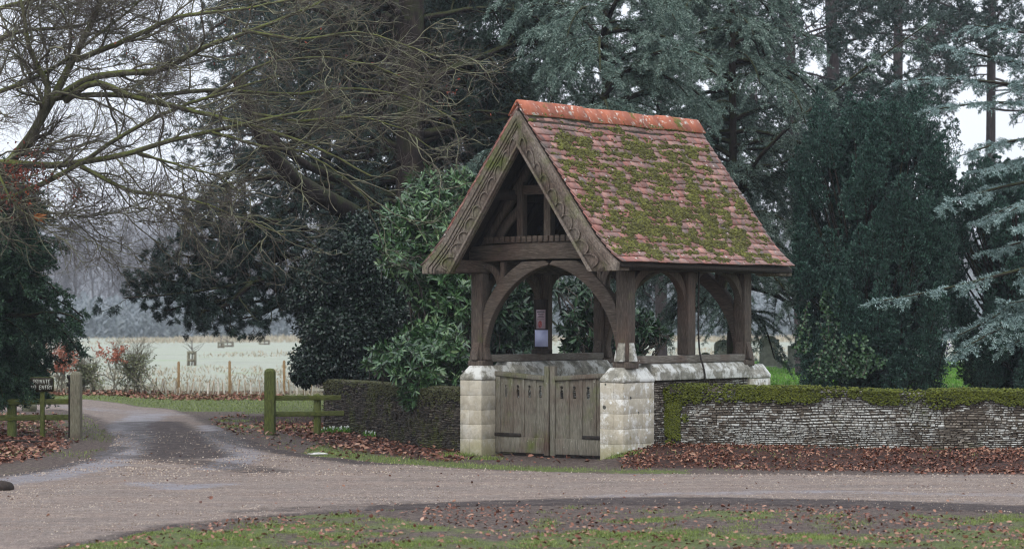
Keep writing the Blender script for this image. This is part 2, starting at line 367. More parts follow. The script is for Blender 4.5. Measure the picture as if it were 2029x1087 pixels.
OUT = [(2400, 942), (2029, 941), (1700, 941), (1400, 940), (1200, 938), (1000, 932), (850, 924), (720, 914), (620, 902), (540, 888), (480, 868), (440, 848), (400, 829), (365, 816), (330, 809),
       (250, 803), (165, 801), (80, 802), (0, 805), (-300, 812), (-300, 838), (0, 828), (60, 824), (120, 821), (160, 823), (190, 832), (212, 848), (224, 866), (214, 886), (165, 908), (80, 930), (-50, 950), (-400, 990),
       (-900, 1200), (-250, 1200), (130, 1087), (300, 1052), (500, 1028), (700, 1014), (900, 1005), (1200, 999), (1500, 1001), (1800, 1009), (2029, 1016), (2400, 1024)]
DR = np.array([G(*p) for p in OUT])
def drive_sd(x, y): return polydist(x, y, DR) + .22 * (fbm(x, y, 1.3, 21) - .5) + .07 * (fbm(x, y, 6, 22) - .5)
def band(x, y, pts, wdt):
    P = [G(*p) for p in pts]; best = np.full(np.shape(x), 1e9)
    for a, b in zip(P[:-1], P[1:]):
        a = np.array(a); b = np.array(b); e = b - a; t = np.clip(((x - a[0]) * e[0] + (y - a[1]) * e[1]) / (e @ e), 0, 1)
        best = np.minimum(best, np.hypot(x - a[0] - t * e[0], y - a[1] - t * e[1]))
    return 1 - sstep(wdt * .35, wdt, best)
FIELD0 = 50.5
def zones(x, y):
    """grass / litter / mud amounts 0..1 on the ground"""
    n = fbm(x, y, .9, 40); n2 = fbm(x, y, 3.1, 44)
    sdw = (x - WA[0]) * wd_[0] + (y - WA[1]) * wd_[1]; d = (x - WA[0]) * wn_[0] + (y - WA[1]) * wn_[1]
    right = sstep(-.6, .2, sdw)
    grass = np.zeros_like(x); lit = np.zeros_like(x)
    fg = 1 - sstep(20.5, 22, y)
    grass += fg * sstep(.42, .62, n * .5 + n2 * .35 + .015 + .12 * (1 - sstep(16, 19.8, y))); lit += fg * .35 * sstep(.4, .6, fbm(x, y, 1.1, 50))
    bk = right * (d < 0) * sstep(-2.6, -2.1, d) * (1 - fg)
    lit += bk * sstep(-2.3, -1.4, d) * 1.0; grass += bk * .25 * sstep(.5, .6, n2)
    yard = (d > 0) * (x - 1.8 > .07 * (y - 27.45)); grass += yard * 1.0
    mid = (1 - right) * (y > 24) * (y < 40) * (x > -5)
    strip = mid * (1 - sstep(.5, 1.1, -polydist(x, y, DR)))
    strip_r = (y > 24) * (y < 30) * (x > -1.2) * (x < 1.95 + .25 * (n2 - .5)) * (1 - sstep(.45, .95, -polydist(x, y, DR))); grass += strip_r * right * .85; lit *= (1 - .7 * strip_r); grass += mid * (x > -2.6) * (strip * .9) + mid * (x <= -2.6) * .25 * (n2 > .5); lit += mid * (1 - strip) * (x < -.6) * .9 + mid * .15
    mid2 = (y > 33.8) * (y < 47) * (x > -4.8) * (x < 12) * (1 - yard); grass += mid2 * .7 * sstep(.42, .55, n); lit += mid2 * .4 * sstep(.4, .55, n2)
    lf = (x < -5) * (y > 22) * (y < 41); pd = -polydist(x, y, DR); lit += lf * .95 * sstep(.35, .9, pd); grass += lf * .35 * (n > .53)
    strip2 = (y >= 42) * (y < 53) * (1 - yard); grass += strip2
    return np.clip(grass, 0, 1), np.clip(lit, 0, 1)
xs = axisgrid(-450, -9.5, 9.5, 450, .14); ys = axisgrid(2, 14, 54, 560, .14)
ys = ys[ys > 3]
X, Y = np.meshgrid(xs, ys); Z = gz(X, Y)
Gm, Lm = zones(X, Y)
nx, ny = len(xs), len(ys); idx = np.arange(nx * ny).reshape(ny, nx)
Q = np.stack([idx[:-1, :-1], idx[:-1, 1:], idx[1:, 1:], idx[1:, :-1]], -1).reshape(-1, 4)
def m_ground():
    m = NM('verge_ground'); fine = m.noise(16, 9, .85); n = m.noise(4, 9, .85)
    mud = m.ramp(fine, [(.36, '#2b221f'), (.5, '#4f433d'), (.64, '#85786d')])
    gr = m.ramp(fine, [(.35, '#34381f'), (.5, '#525b30'), (.65, '#79834a')])
    li = m.ramp(m.vor(22), [(.0, '#6d4332'), (.35, '#4a2f25'), (.7, '#2c201b')])
    a = m.attr('grass'); k = m.ramp(m.math('ADD', a, m.math('MULTIPLY_ADD', n, 2.6, -1.4)), [(.30, 0.), (.75, 1.)])
    b = m.attr('litter'); k2 = m.ramp(m.math('ADD', b, m.math('MULTIPLY_ADD', fine, 1.6, -.85)), [(.35, 0.), (.7, 1.)])
    c = m.mix(k, mud, gr); c = m.mix(k2, c, li); m.bump(fine, .8, .03); return m.out(c, .95)
MAT['ground'] = m_ground()
mb = MB(); mb.add(np.stack([X, Y, Z], -1), Q)
ground = mb.build('ground', MAT['ground'], smooth=True, attr={'grass': Gm.ravel(), 'litter': Lm.ravel()}); tag(ground, kind='structure', label='muddy grass and leaf strewn ground around the drive')
# drive
xs2 = axisgrid(-14, -9.5, 8.5, 14, .09); ys2 = axisgrid(7, 13, 49, 50, .09)
X2, Y2 = np.meshgrid(xs2, ys2); S2 = drive_sd(X2, Y2)
Z2 = gz(X2, Y2) + np.clip(S2 * .25, -.05, .012) + .012 * (fbm(X2, Y2, 2.4, 60) - .5) * sstep(0, .5, S2)
keep = S2 > -.35; nx, ny = len(xs2), len(ys2); idx = np.arange(nx * ny).reshape(ny, nx)
kq = keep[:-1, :-1] & keep[1:, 1:] & keep[1:, :-1] & keep[:-1, 1:]
Q = np.stack([idx[:-1, :-1], idx[:-1, 1:], idx[1:, 1:], idx[1:, :-1]], -1)[kq]
used = np.unique(Q); rem = np.full(nx * ny, -1); rem[used] = np.arange(len(used)); Q = rem[Q]
tar = np.maximum.reduce([band(X2, Y2, [(-100, 968), (60, 950), (180, 925), (235, 900), (260, 870), (250, 845), (300, 822)], .55),
                         band(X2, Y2, [(290, 960), (360, 968), (420, 962)], .38), band(X2, Y2, [(430, 930), (470, 915), (480, 900), (440, 870), (420, 845)], .4),
                         .7 * band(X2, Y2, [(1200, 985), (1600, 975), (2100, 985)], .3), .6 * band(X2, Y2, [(160, 815), (260, 815), (330, 822)], .8)])
def mudf(X2, Y2): return np.maximum.reduce([band(X2, Y2, [(295, 838), (330, 860), (350, 880), (375, 905)], .8) * 1.25, 1.25 * band(X2, Y2, [(440, 858), (520, 884), (620, 900), (760, 918)], .6),
                         1.3 * band(X2, Y2, [(800, 1006), (1200, 993), (1450, 993), (1700, 998), (2100, 1010)], .5), 1.0 * band(X2, Y2, [(0, 938), (120, 915), (205, 888)], .6),
                         .75 * band(X2, Y2, [(260, 905), (420, 920), (520, 935)], .5), .5 * band(X2, Y2, [(500, 1015), (800, 1000)], .4)])
mud = mudf(X2, Y2)
mud = np.clip(mud + .8 * (1 - sstep(.0, .3, S2)), 0, 1)
def m_drive():
    m = NM('gravelled_drive'); fine = m.noise(60, 6, .8); v = m.vor(75); n = m.noise(1.6, 9, .8)
    fine = m.math('ADD', m.math('MULTIPLY', fine, .62), m.math('MULTIPLY', m.noise(11, 8, .85), .38)); base = m.ramp(fine, [(.38, '#463d38'), (.48, '#74685f'), (.56, '#998b7e'), (.66, '#cabda9')])
    base = m.mix(m.ramp(n, [(.4, 0.), (.62, 1.)]), base, m.ramp(fine, [(.38, '#453a35'), (.5, '#77665b'), (.64, '#b59e8b')]))
    st = m.ramp(m.noise(1.3, 9, .8, (.30, 2.6, 1)), [(.42, .0), (.60, .75)]); base = m.mix(st, base, m.ramp(fine, [(.38, '#37302d'), (.5, '#5f5550'), (.64, '#978c84')]))
    pe = m.ramp(v, [(.06, 1.), (.12, 0.)]); base = m.mix(m.math('MULTIPLY', pe, .7), base, '#cabfb0')
    ta = m.ramp(m.math('ADD', m.attr('tar'), m.math('MULTIPLY_ADD', m.noise(2.6, 10, .85), 4.5, -2.45)), [(.10, 0.), (.95, .85)])
    tcol = m.ramp(fine, [(.36, '#545257'), (.52, '#77757a'), (.66, '#95929a')])
    c = m.mix(ta, base, tcol)
    mu = m.ramp(m.math('ADD', m.attr('mud'), m.math('MULTIPLY_ADD', m.noise(5, 10, .88), 3.4, -1.80)), [(.20, 0.), (.95, 1.)])
    c = m.mix(mu, c, m.ramp(fine, [(.36, '#1d1616'), (.52, '#332826'), (.68, '#66594f')]))
    m.bump(m.math('ADD', fine, m.math('MULTIPLY', mu, n)), .9, .02); rr = m.math('MULTIPLY_ADD', ta, -.42, .92); m.b.inputs["Specular IOR Level"].default_value = .4; return m.out(c, rr)
MAT['drive'] = m_drive()
mb = MB(); mb.add(np.stack([X2.ravel()[used], Y2.ravel()[used], Z2.ravel()[used]], -1), Q)
drive = mb.build('drive', MAT['drive'], smooth=True, attr={'tar': tar.ravel()[used], 'mud': mud.ravel()[used]}); tag(drive, kind='structure', label='worn gravel and tarmac drive forking round to the left')
# field
def m_field():
    m = NM('pale_winter_field'); n = m.noise(.16, 9, .8, (1, 1.6, 1)); f = m.noise(3, 8, .8)
    c = m.ramp(n, [(.34, '#646e52'), (.44, '#8a8e80'), (.54, '#949888'), (.64, '#788d60')]); c = m.mix(.4, c, m.ramp(f, [(.3, '#74796a'), (.7, '#a6a79b')])); return m.out(c, 1)
MAT['field'] = m_field()
mb = MB(); fx = axisgrid(-250, -12, 30, 320, 1.5, 1.4); fy = axisgrid(53.4, 53.5, 80, 229, 1.5, 1.3); fy = fy[fy > 53]; FX, FY = np.meshgrid(fx, fy); FZ = .035 + .25 * sstep(60, 190, FY) * fbm(FX, FY, .02, 5)
FZ = np.maximum(FZ, gz(FX, FY) + .03); FZ = np.where((FX - 2.2 > .07 * (FY - 27.45)) & (FY < 74), gz(FX, FY) - .4, FZ); nfx, nfy = len(fx), len(fy)
ii = np.arange(nfx * nfy).reshape(nfy, nfx); mb.add(np.stack([FX, FY, FZ], -1), np.stack([ii[:-1, :-1], ii[:-1, 1:], ii[1:, 1:], ii[1:, :-1]], -1).reshape(-1, 4))
tag(mb.build('field', MAT['field'], smooth=True), kind='structure', label='pale winter field beyond the drive')

# ------------------------------------------------------------------ lychgate
TH = R(-37.6); LO = (0.326, 27.44, 0.0)
lg = empty('lychgate', LO, TH); tag(lg, 'small timber lychgate with mossy red tiled roof on pale stone piers', 'lychgate')
ct, st_ = math.cos(TH), math.sin(TH)
def L2W(x, y, z): return np.array([LO[0] + x * ct - y * st_, LO[1] + x * st_ + y * ct, LO[2] + z])
RISE = .006
def pier(sx, y0, y1, name='stone_pier'):
    mb = MB(); core = MB(); x0, x1 = .88, 1.21; ch = [0, .20, .375, .55, .725, .91]
    for i in range(5):
        z0, z1 = ch[i] - (0.1 if i == 0 else 0), ch[i + 1] - .0018
        dpt = y1 - y0; cut = [y0] + ([y0 + dpt * .45] if i % 2 else [y0 + dpt * .62]) + [y1]
        for a, b in zip(cut[:-1], cut[1:]):
            xc = (x0, x1) if (i % 2 or a > y0) else (x0, x0 + .19, x1)
            for p, q in zip(xc[:-1], xc[1:]): box(mb, sx * q - (.002 if sx > 0 else -.002), sx * p, a + .0008, b - .0008, z0, z1, j=.0015)
    box(core, sx * (x0 + .004), sx * (x1 - .004), y0 + .004, y1 - .004, -.1, .905)
    o = mb.build(name, MAT['stone'], lg, bevel=.0035); core.build('mortar_joint', MAT['mortar_pale'], o)
    cp = MB(); a = [(x0 - .006, y0 - .006), (x1 + .006, y0 - .006), (x1 + .006, y1 + .004), (x0 - .006, y1 + .004)]
    b = [(x0 + .07, y0 + .09), (x1 - .07, y0 + .09), (x1 - .07, y1 - .06), (x0 + .07, y1 - .06)]
    v = [(sx * p[0], p[1], .912) for p in a] + [(sx * p[0], p[1], .955) for p in a] + [(sx * p[0], p[1], 1.085) for p in b]
    f = [[0, 1, 5, 4], [1, 2, 6, 5], [2, 3, 7, 6], [3, 0, 4, 7], [4, 5, 9, 8], [5, 6, 10, 9], [6, 7, 11, 10], [7, 4, 8, 11], [8, 9, 10, 11], [3, 2, 1, 0]]
    if sx < 0: f = [q[::-1] for q in f]
    cp.add(v, f); cp.build('cap_stone', MAT['coping'], o, bevel=.012)
    return o
for sx in (1, -1):
    pier(sx, 0, .64); pier(sx, 2.76, 3.26)
def flintface(mb, P0, U, N, length, z0f, z1, h=.026, ln=(.025, .085), proud=.013):
    """courses of thin stones on the face starting at P0 along U, outward normal N"""
    P0 = np.array(P0, float); U = np.array(U, float); N = np.array(N, float); z = min(z0f(0), z0f(length)) - .03; C = []; H = []
    while z < z1 - .01:
        hh = h * rng.choice([.7, .9, 1.1, 1.5], p=[.25, .35, .3, .1]); s = rng.uniform(0, .05)
        while s < length:
            l = rng.uniform(*ln) * rng.choice([.7, 1, 1.7], p=[.3, .55, .15])
            if z + hh > z0f(s) - .04: C.append((s + l / 2, z + hh / 2 + .012 * math.sin(s * 2.1 + z * 5) + .007 * math.sin(s * 7.3 + z * 13), rng.uniform(-.010, .014))); H.append((l / 2 - .003, hh / 2 * rng.uniform(.68, .98) - .002))
            s += l
        z += hh
    C = np.array(C); H = np.array(H)
    s8 = np.array([[-1, -1, -1], [1, -1, -1], [1, 1, -1], [-1, 1, -1], [-1, -1, 1], [1, -1, 1], [1, 1, 1], [-1, 1, 1]])  # (u, n, z)
    uu = C[:, None, 0] + H[:, None, 0] * s8[None, :, 0] * np.where(s8[None, :, 1] > 0, .93, 1); zz = C[:, None, 1] + H[:, None, 1] * s8[None, :, 2] * np.where(s8[None, :, 1] > 0, .85, 1)
    nn = C[:, None, 2] + proud * s8[None, :, 1]
    uu = uu + rng.uniform(-.006, .006, uu.shape); zz = zz + rng.uniform(-.003, .003, zz.shape); nn = nn + rng.uniform(-.004, .004, nn.shape)
    v = P0[None, None] + uu[..., None] * U + nn[..., None] * N; v[..., 2] += zz
    mb.add(v, (np.array(BOXF)[None] + (np.arange(len(C)) * 8)[:, None, None]).reshape(-1, 4))
for sx in (1, -1):
    w_ = MB(); box(w_, sx * .94, sx * 1.16, .645, 2.755, -.1, .915); sw = w_.build('side_wall', MAT['mortar'], lg)
    fl = MB(); flintface(fl, (sx * 1.165, .65, 0), (0, 1, 0), (sx, 0, 0), 2.10, lambda s: 0, .915); flintface(fl, (sx * .935, .65, 0), (0, 1, 0), (-sx, 0, 0), 2.10, lambda s: 0, .915)
    fl.build('flint_facing', MAT['flint'], sw)
    for a, b in ((.66, 1.42), (1.425, 2.08), (2.085, 2.75)):
        cp = MB(); ribbon(cp, [(sx * .87, .925), (sx * .87, 1.03), (sx * .96, 1.125)], [(sx * 1.235, .925), (sx * 1.235, 1.03), (sx * 1.15, 1.125)], a, b); cp.build('coping_stone', MAT['coping'], lg, bevel=.008)
    sb = MB(); box(sb, sx * .99, sx * 1.17, .34, 2.72, 1.127, 1.215); sb.build('sill_beam', MAT['wood_sill'], lg, bevel=.01)
PY = (.235, 1.52, 2.80); PX = 1.08; HS = .083
for sx in (1, -1):
    for k, y in enumerate(PY):
        p = MB(); zb = 1.13 if k != 1 else 1.217
        if k != 1: box(p, sx * (PX - HS - .03), sx * (PX + HS + .03), y - HS - .03, y + HS + .03, 1.07, 1.15)
        box(p, sx * (PX - HS), sx * (PX + HS), y - HS, y + HS, (1.152 if k != 1 else 1.217), 2.21 + y * RISE)
        o = p.build('post', MAT['wood_v'], lg, bevel=.014)
        if k != 1:   # curved foot stops
            q = MB(); t = np.linspace(0, 1, 7)
            for (dx, dy) in ((1, 0), (-1, 0), (0, -1), (0, 1)):
                prof = [(HS + .055 * (1 - s) ** .5 * math.cos(s * 1.2), 1.152 + .22 * s) for s in t]
                A = [(HS - .01, z) for _, z in prof]; B = prof
                if dx: ribbon(q, [(sx * PX + dx * a, z) for a, z in A], [(sx * PX + dx * a, z) for a, z in B], y - .05, y + .05)
                else: ribbon(q, [(y + dy * a, z) for a, z in A], [(y + dy * a, z) for a, z in B], sx * PX - .05, sx * PX + .05, axis='x')
            q.build('foot_stop', MAT['coping'] if sx > 0 and k == 0 else MAT['wood_v'], o, bevel=.008)
    pl = MB(); beam(pl, (sx * PX, -.34, 2.285), (sx * PX, 3.34, 2.305), .17, .15); pl.build('wall_plate', MAT['wood_y'], lg, bevel=.01)
    # side arch braces
    for k, y in enumerate(PY):
        for dy in (-1, 1):
            if (k == 0 and dy < 0) or (k == 2 and dy > 0): continue
            big = .52 if not (k == 1 and dy > 0) else .34
            rz_ = .46 if big > .4 else .36
            t = np.linspace(0, math.pi / 2, 9); br = MB()
            inn = [(y + dy * (HS + big * (1 - math.cos(a))), 2.215 - rz_ + rz_ * math.sin(a)) for a in t]
            outr = [(y + dy * (HS - .03 + (big + .02) * (1 - math.cos(a)) * .86 - .0), min(2.215, 2.215 - rz_ + .10 + (rz_ - .02) * math.sin(a) * 1.05)) for a in t]
            ribbon(br, inn, outr, sx * PX - .045, sx * PX + .045, axis='x'); br.build('brace', MAT['wood_v'], lg, bevel=.006)
def truss(y):
    t = MB(); xs_ = np.linspace(-1.2, 1.2, 13); ribbon(t, [(x, 2.345 + .02 * (1 - x * x)) for x in xs_], [(x, 2.54 + .025 * (1 - x * x)) for x in xs_], y - .08, y + .08)
    tie = t.build('tie_beam', MAT['wood_x'], lg, bevel=.01)
    cr = MB()
    for x in np.arange(-.92, .93, .083): box(cr, x - .030, x + .030, y - .105, y + .05, 2.572, 2.645)
    box(cr, -.98, .98, y - .075, y + .075, 2.566, 2.60); cr.build('cresting', MAT['wood_x'], tie, bevel=.005)
    a = MB()
    for sx in (1, -1):
        inn = []; outr = []
        for s in np.linspace(0, 1, 16):
            th = s * R(78); inn.append((sx * (.985 - .985 * (1 - math.cos(th)) / (1 - math.cos(R(78)))), 1.16 + 1.14 * math.sin(th) / math.sin(R(78))))
        for s, (x, z) in zip(np.linspace(0, 1, 16), inn):
            wv = .02 + .15 * min(1, s * 2.6); th = s * R(78)
            ox, oz = x + sx * wv * math.cos(th * .92), z + wv * math.sin(th * .92)
            outr.append((sx * min(abs(ox), 1.0), min(oz, 2.345)))
        m_ = MB(); ribbon(m_, inn, outr, y - .055, y + .055); m_.build('arch_brace', MAT['wood_x'], lg, bevel=.008)
        s2 = MB(); tt = np.linspace(0, math.pi / 2, 8)
        ribbon(s2, [(sx * (1.0 - .27 * math.sin(q)), 2.33 - .27 * (1 - math.cos(q))) for q in tt], [(sx * (1.0 - .20 * math.sin(q)), 2.26 - .26 * (1 - math.cos(q))) for q in tt], y - .03, y + .03)
        s2.build('small_brace', MAT['wood_v'], lg, bevel=.004); s2 = MB(); beam(s2, (sx * .72, y, 2.05), (sx * .72, y, 2.34), .06, .07, up=(0, 1, 0)); s2.build('strut', MAT['wood_v'], lg, bevel=.004)
        k = MB(); beam(k, (sx * .44, y, 2.59), (sx * .44, y, 3.40), .085, .1, up=(0, 1, 0)); k.build('queen_post', MAT['wood_v'], lg, bevel=.006)
        c = MB(); tt = np.linspace(0, 1, 9)
        ribbon(c, [(sx * (.84 - .36 * q), 2.60 + .42 * q ** .6) for q in tt], [(sx * (.74 - .26 * q), 2.60 + .30 * q ** .7) for q in tt], y - .03, y + .03); c.build('brace', MAT['wood_v'], lg)
        rf = MB(); beam(rf, (sx * 1.10, y, 2.42), (sx * .04, y, 3.87), .1, .11, up=(0, 1, 0)); rf.build('principal_rafter', MAT['wood_v'], lg)
    k = MB(); beam(k, (-.03, y, 2.59), (-.03, y, 3.9), .10, .1, up=(0, 1, 0)); k.build('king_post', MAT['wood_v'], lg, bevel=.006)
    k = MB(); beam(k, (-.62, y + .003, 3.20), (.62, y + .003, 3.20), .08, .11); k.build('collar', MAT['wood_x'], lg, bevel=.006)
truss(PY[0]); truss(PY[2])
# roof
PROF = np.array([(0, 4.14), (.30, 3.733), (.60, 3.326), (.90, 2.919), (1.12, 2.622), (1.24, 2.49), (1.35, 2.385), (1.46, 2.295)])
RY0, RY1 = -.42, 3.39
sl_ = np.r_[0, np.cumsum(np.linalg.norm(np.diff(PROF, axis=0), axis=1))]; SLEN = sl_[-1]
def prof(s): return np.stack([np.interp(s, sl_, PROF[:, 0]), np.interp(s, sl_, PROF[:, 1])], -1)
def pn(s):
    d = prof(np.clip(s + .02, 0, SLEN)) - prof(np.clip(s - .02, 0, SLEN)); d = d / np.linalg.norm(d, axis=-1, keepdims=True); return np.stack([-d[..., 1], d[..., 0]], -1)
def sag(y, s): return -.006 * np.sin((y - RY0) / (RY1 - RY0) * np.pi) + RISE * y + .004 * np.sin(y * 5 + s * 3)
roof = MB()
for sx in (1, -1):
    ribbon(roof, [(sx * p[0], p[1] - .02) for p in PROF], [(sx * p[0], p[1] - .065) for p in PROF * (1, 1)], RY0 + .03, RY1 - .02)
rf = roof.build('roof', MAT['dark'], lg)
tl = MB(); rows = 23; ex = SLEN / rows; wv = .163
for sx in (1, -1):
    for i in range(rows + 1):
        tail = min(i * ex + .02, SLEN + .015); head = max(tail - .19, 0); n = int((RY1 - RY0) / wv) + 2; off = (i % 2) * wv / 2
        for k in range(n):
            ya = RY0 + k * wv - off; yb = ya + wv - .005; ya = max(ya, RY0 + rng.uniform(0, .006)); yb = min(yb, RY1 - rng.uniform(0, .006))
            if yb - ya < .03: continue
            jt = rng.uniform(-.002, .003); s0, s1 = head + jt, tail + jt + rng.normal() * .0012; lift = .022 + rng.uniform(0, .003); sk = rng.normal() * .0008
            v = []
            for (s, h) in ((s0, .0), (s1, lift)):
                p = prof(min(s, SLEN)); q = pn(np.array(min(s, SLEN)));
                if s > SLEN: p = p + np.array([.7, -.65]) * (s - SLEN)
                for hh in (h, h + .013):
                    for yy in (ya, yb):
                        pt = p + q * (hh + (sk if yy == ya else 0)); v.append((sx * pt[0], yy, pt[1] + float(sag(yy, s))))
            f = [[0, 1, 3, 2], [4, 6, 7, 5], [2, 3, 7, 6], [0, 4, 5, 1], [0, 2, 6, 4], [1, 5, 7, 3]]
            tl.add(v, f)
tl.build('roof_tiles', MAT['tiles'], rf)
# moss on the roof
ms = MB()
for sx in (1, -1):
    N = 80000; yy = rng.uniform(RY0 + .03, RY1 - .06, N); ss = rng.uniform(.16, SLEN - .01, N)
    nn = 20e-2 * fbm(yy + ss * .55, ss - yy * .35, 1.7, 70 + sx, 2) + .42 * fbm(yy + ss * .4, ss * 1.3, 4.2, 74, 3) + .38 * fbm(yy, ss * 2, 19, 77, 3)
    den = nn + .05 * np.exp(-((ss - 1.4) / .9) ** 2) - .10 * sstep(2.7, 3.5, yy) - .14 * (1 - sstep(RY0, .15, yy)) * (ss < 2.0) - .12 * (1 - sstep(.15, .5, ss))
    row = np.floor(ss / ex).astype(int); col = np.floor((yy + (row % 2) * wv / 2) / wv).astype(int); fr = ss / ex - row
    tu = _H[(row * 131 + col * 977 + 40000) & 65535]; den = den + .24 * (tu - .5) + .088 - .13 * fr   # tile by tile, thickest just under the tails above
    k = den > .548; yy = yy[k]; ss = ss[k]; big = np.clip((den[k] - .548) * 7, 0, 1)
    P = prof(ss); Nn = pn(ss); r = rng.uniform(.004, .016, len(ss)) * rng.choice([1, 1, 1.35], len(ss)) * (.7 + .7 * big)
    C = np.stack([sx * (P[:, 0] + Nn[:, 0] * .03), yy, P[:, 1] + Nn[:, 1] * .03 + sag(yy, ss)], -1)
    blobs(ms, C, np.stack([r, r * 1.3, r * .8], -1), j=.35)
for sx in (1, -1):
    N = 900; yy = rng.uniform(RY0 + .1, RY1 - .1, N); k = fbm(yy, yy * 0, 2.5, 81) > .35; yy = yy[k]; ss = rng.uniform(.11, .16, len(yy)); P = prof(ss); r = rng.uniform(.01, .022, len(yy))
    blobs(ms, np.stack([sx * (P[:, 0] + .025), yy, P[:, 1] + .03 + sag(yy, ss)], -1), np.stack([r, r * 1.4, r], -1))
ms.build('moss', MAT['moss_roof'], rf)
rd = MB(); nR = 12; L_ = (RY1 - RY0 + .04) / nR
for k in range(nR):
    ya = RY0 - .02 + k * L_ + .002; yb = ya + L_ - .004 + .01; dz = rng.normal() * .004; rt = rng.normal() * .006
    for sx in (1, -1):
        A = np.array([(0, 4.225), (sx * .02, 4.215), (sx * .135, 4.045)]); B = np.array([(0, 4.20), (sx * .012, 4.192), (sx * .118, 4.035)])
        v = []
        for y, e in ((ya, 0), (yb, .004)):
            for PP in (A, B):
                for p in PP: v.append((p[0] * (1 + e * 8), y, p[1] + e + dz + rt * (y - ya) + float(sag(y, 0))))
        f = [[0, 1, 4, 3], [1, 2, 5, 4], [6, 9, 10, 7], [7, 10, 11, 8], [0, 6, 7, 1], [1, 7, 8, 2], [3, 4, 10, 9], [4, 5, 11, 10], [2, 8, 11, 5]]
        rd.add(v, f)
rd.build('ridge_tiles', MAT['ridge'], rf)
bd = MB(); ribbon(bd, [(-.175, 3.955), (0, 4.19), (.175, 3.955)], [(-.13, 3.92), (0, 4.08), (.13, 3.92)], RY0 + .03, RY1 - .03); bd.build('mortar_bed', MAT['mortar'], rf)
# barge boards
BO = np.array([(0, 4.085), (.30, 3.68), (.60, 3.275), (.90, 2.868), (1.10, 2.598), (1.24, 2.455), (1.34, 2.365), (1.43, 2.29), (1.43, 2.195)])
BI = np.array([(0, 3.665), (.235, 3.33), (.47, 2.99), (.70, 2.66), (.83, 2.475), (.92, 2.345), (.975, 2.265), (1.02, 2.197), (1.03, 2.192)])
def lerpc(f): return BO * (1 - f) + BI * f
for yb, d in ((-.36, -1), (3.31, 1)):
    for sx in (1, -1):
        SX = np.array([sx, 1.]); b = MB(); ribbon(b, BO * SX, BI * SX, yb, yb + d * .05)
        bo = b.build('barge_board', MAT['barge'], lg)
        t = MB()
        for f0, f1, pr in ((0, .22, .10), (.24, .34, .085), (.36, .42, .07)): ribbon(t, lerpc(f0) * SX, lerpc(f1) * SX, yb + d * .05, yb + d * pr)
        ribbon(t, lerpc(.90) * SX, lerpc(1.0) * SX, yb + d * .05, yb + d * .085); ribbon(t, lerpc(.975) * SX, lerpc(1.0) * SX + np.array([0, -.0]), yb - d * .02, yb + d * .0)
        t.build('moulding', MAT['barge'], bo, bevel=.006)
        sc = MB(); c0 = lerpc(.47)[:8]; c1 = lerpc(.88)[:8]; n = 10
        A = resample(c0, 60); B = resample(c1, 60)
        for k in range(n):
            i0, i1 = 2 + int(k * 5.6), 2 + int((k + 1) * 5.6); ctr = (A[i0] + A[i1]) / 2; dn = B[(i0 + i1) // 2] - A[(i0 + i1) // 2]; du = (A[i1] - A[i0]) / 2
            th = np.linspace(0, math.pi, 9); inn = [ctr + dn * .72 + du * .86 * math.cos(a) - dn * .60 * math.sin(a) for a in th]; ou = [ctr + dn * .95 + du * 1.0 * math.cos(a) - dn * .98 * math.sin(a) for a in th]
            ribbon(sc, np.array(inn) * SX, np.array(ou) * SX, yb + d * .05, yb + d * .075)
        sc.build('scallop', MAT['barge'], bo, bevel=.003)
        if d > 0: continue
    # small soffit return at each foot
    for sx in (1, -1):
        s = MB(); box(s, sx * 1.06, sx * 1.42, min(yb, yb + .18 * -d), max(yb, yb - d * .18), 2.20, 2.27); s.build('eaves_return', MAT['barge'], lg, bevel=.005)
for sx in (1, -1):
    for k in range(10): pu = MB(); beam(pu, (sx * 1.10, -.15 + k * .345, 2.50), (sx * .02, -.15 + k * .345, 3.97), .05, .07, up=(0, 1, 0)); pu.build('rafter', MAT['dark'], lg)
for x, z in ((.55, 3.16), (-.55, 3.16)): pb = MB(); box(pb, x - .05, x + .05, -.33, 3.28, z - .08, z + .04); pb.build('purlin', MAT['dark'], lg)
for sx in (1, -1): fg_ = MB(); beam(fg_, (sx * 1.40, -.3, 2.245), (sx * 1.40, 3.30, 2.262), .025, .075); fg_.build('eaves_fascia', MAT['dark'], lg)
# cable on the middle post of the near side
cb = MB(); c_ = resample([(1.19, 1.63, 2.24), (1.18, 1.635, 1.9), (1.18, 1.63, 1.5), (1.19, 1.64, 1.24), (1.20, 1.65, 1.17), (1.24, 1.665, 1.06), (1.255, 1.67, .98), (1.25, 1.68, .88), (1.2, 1.68, .8)], 24)
tubes(cb, c_, np.full(24, .011), 6); cb.build('black_cable', MAT['iron'], lg, smooth=True)
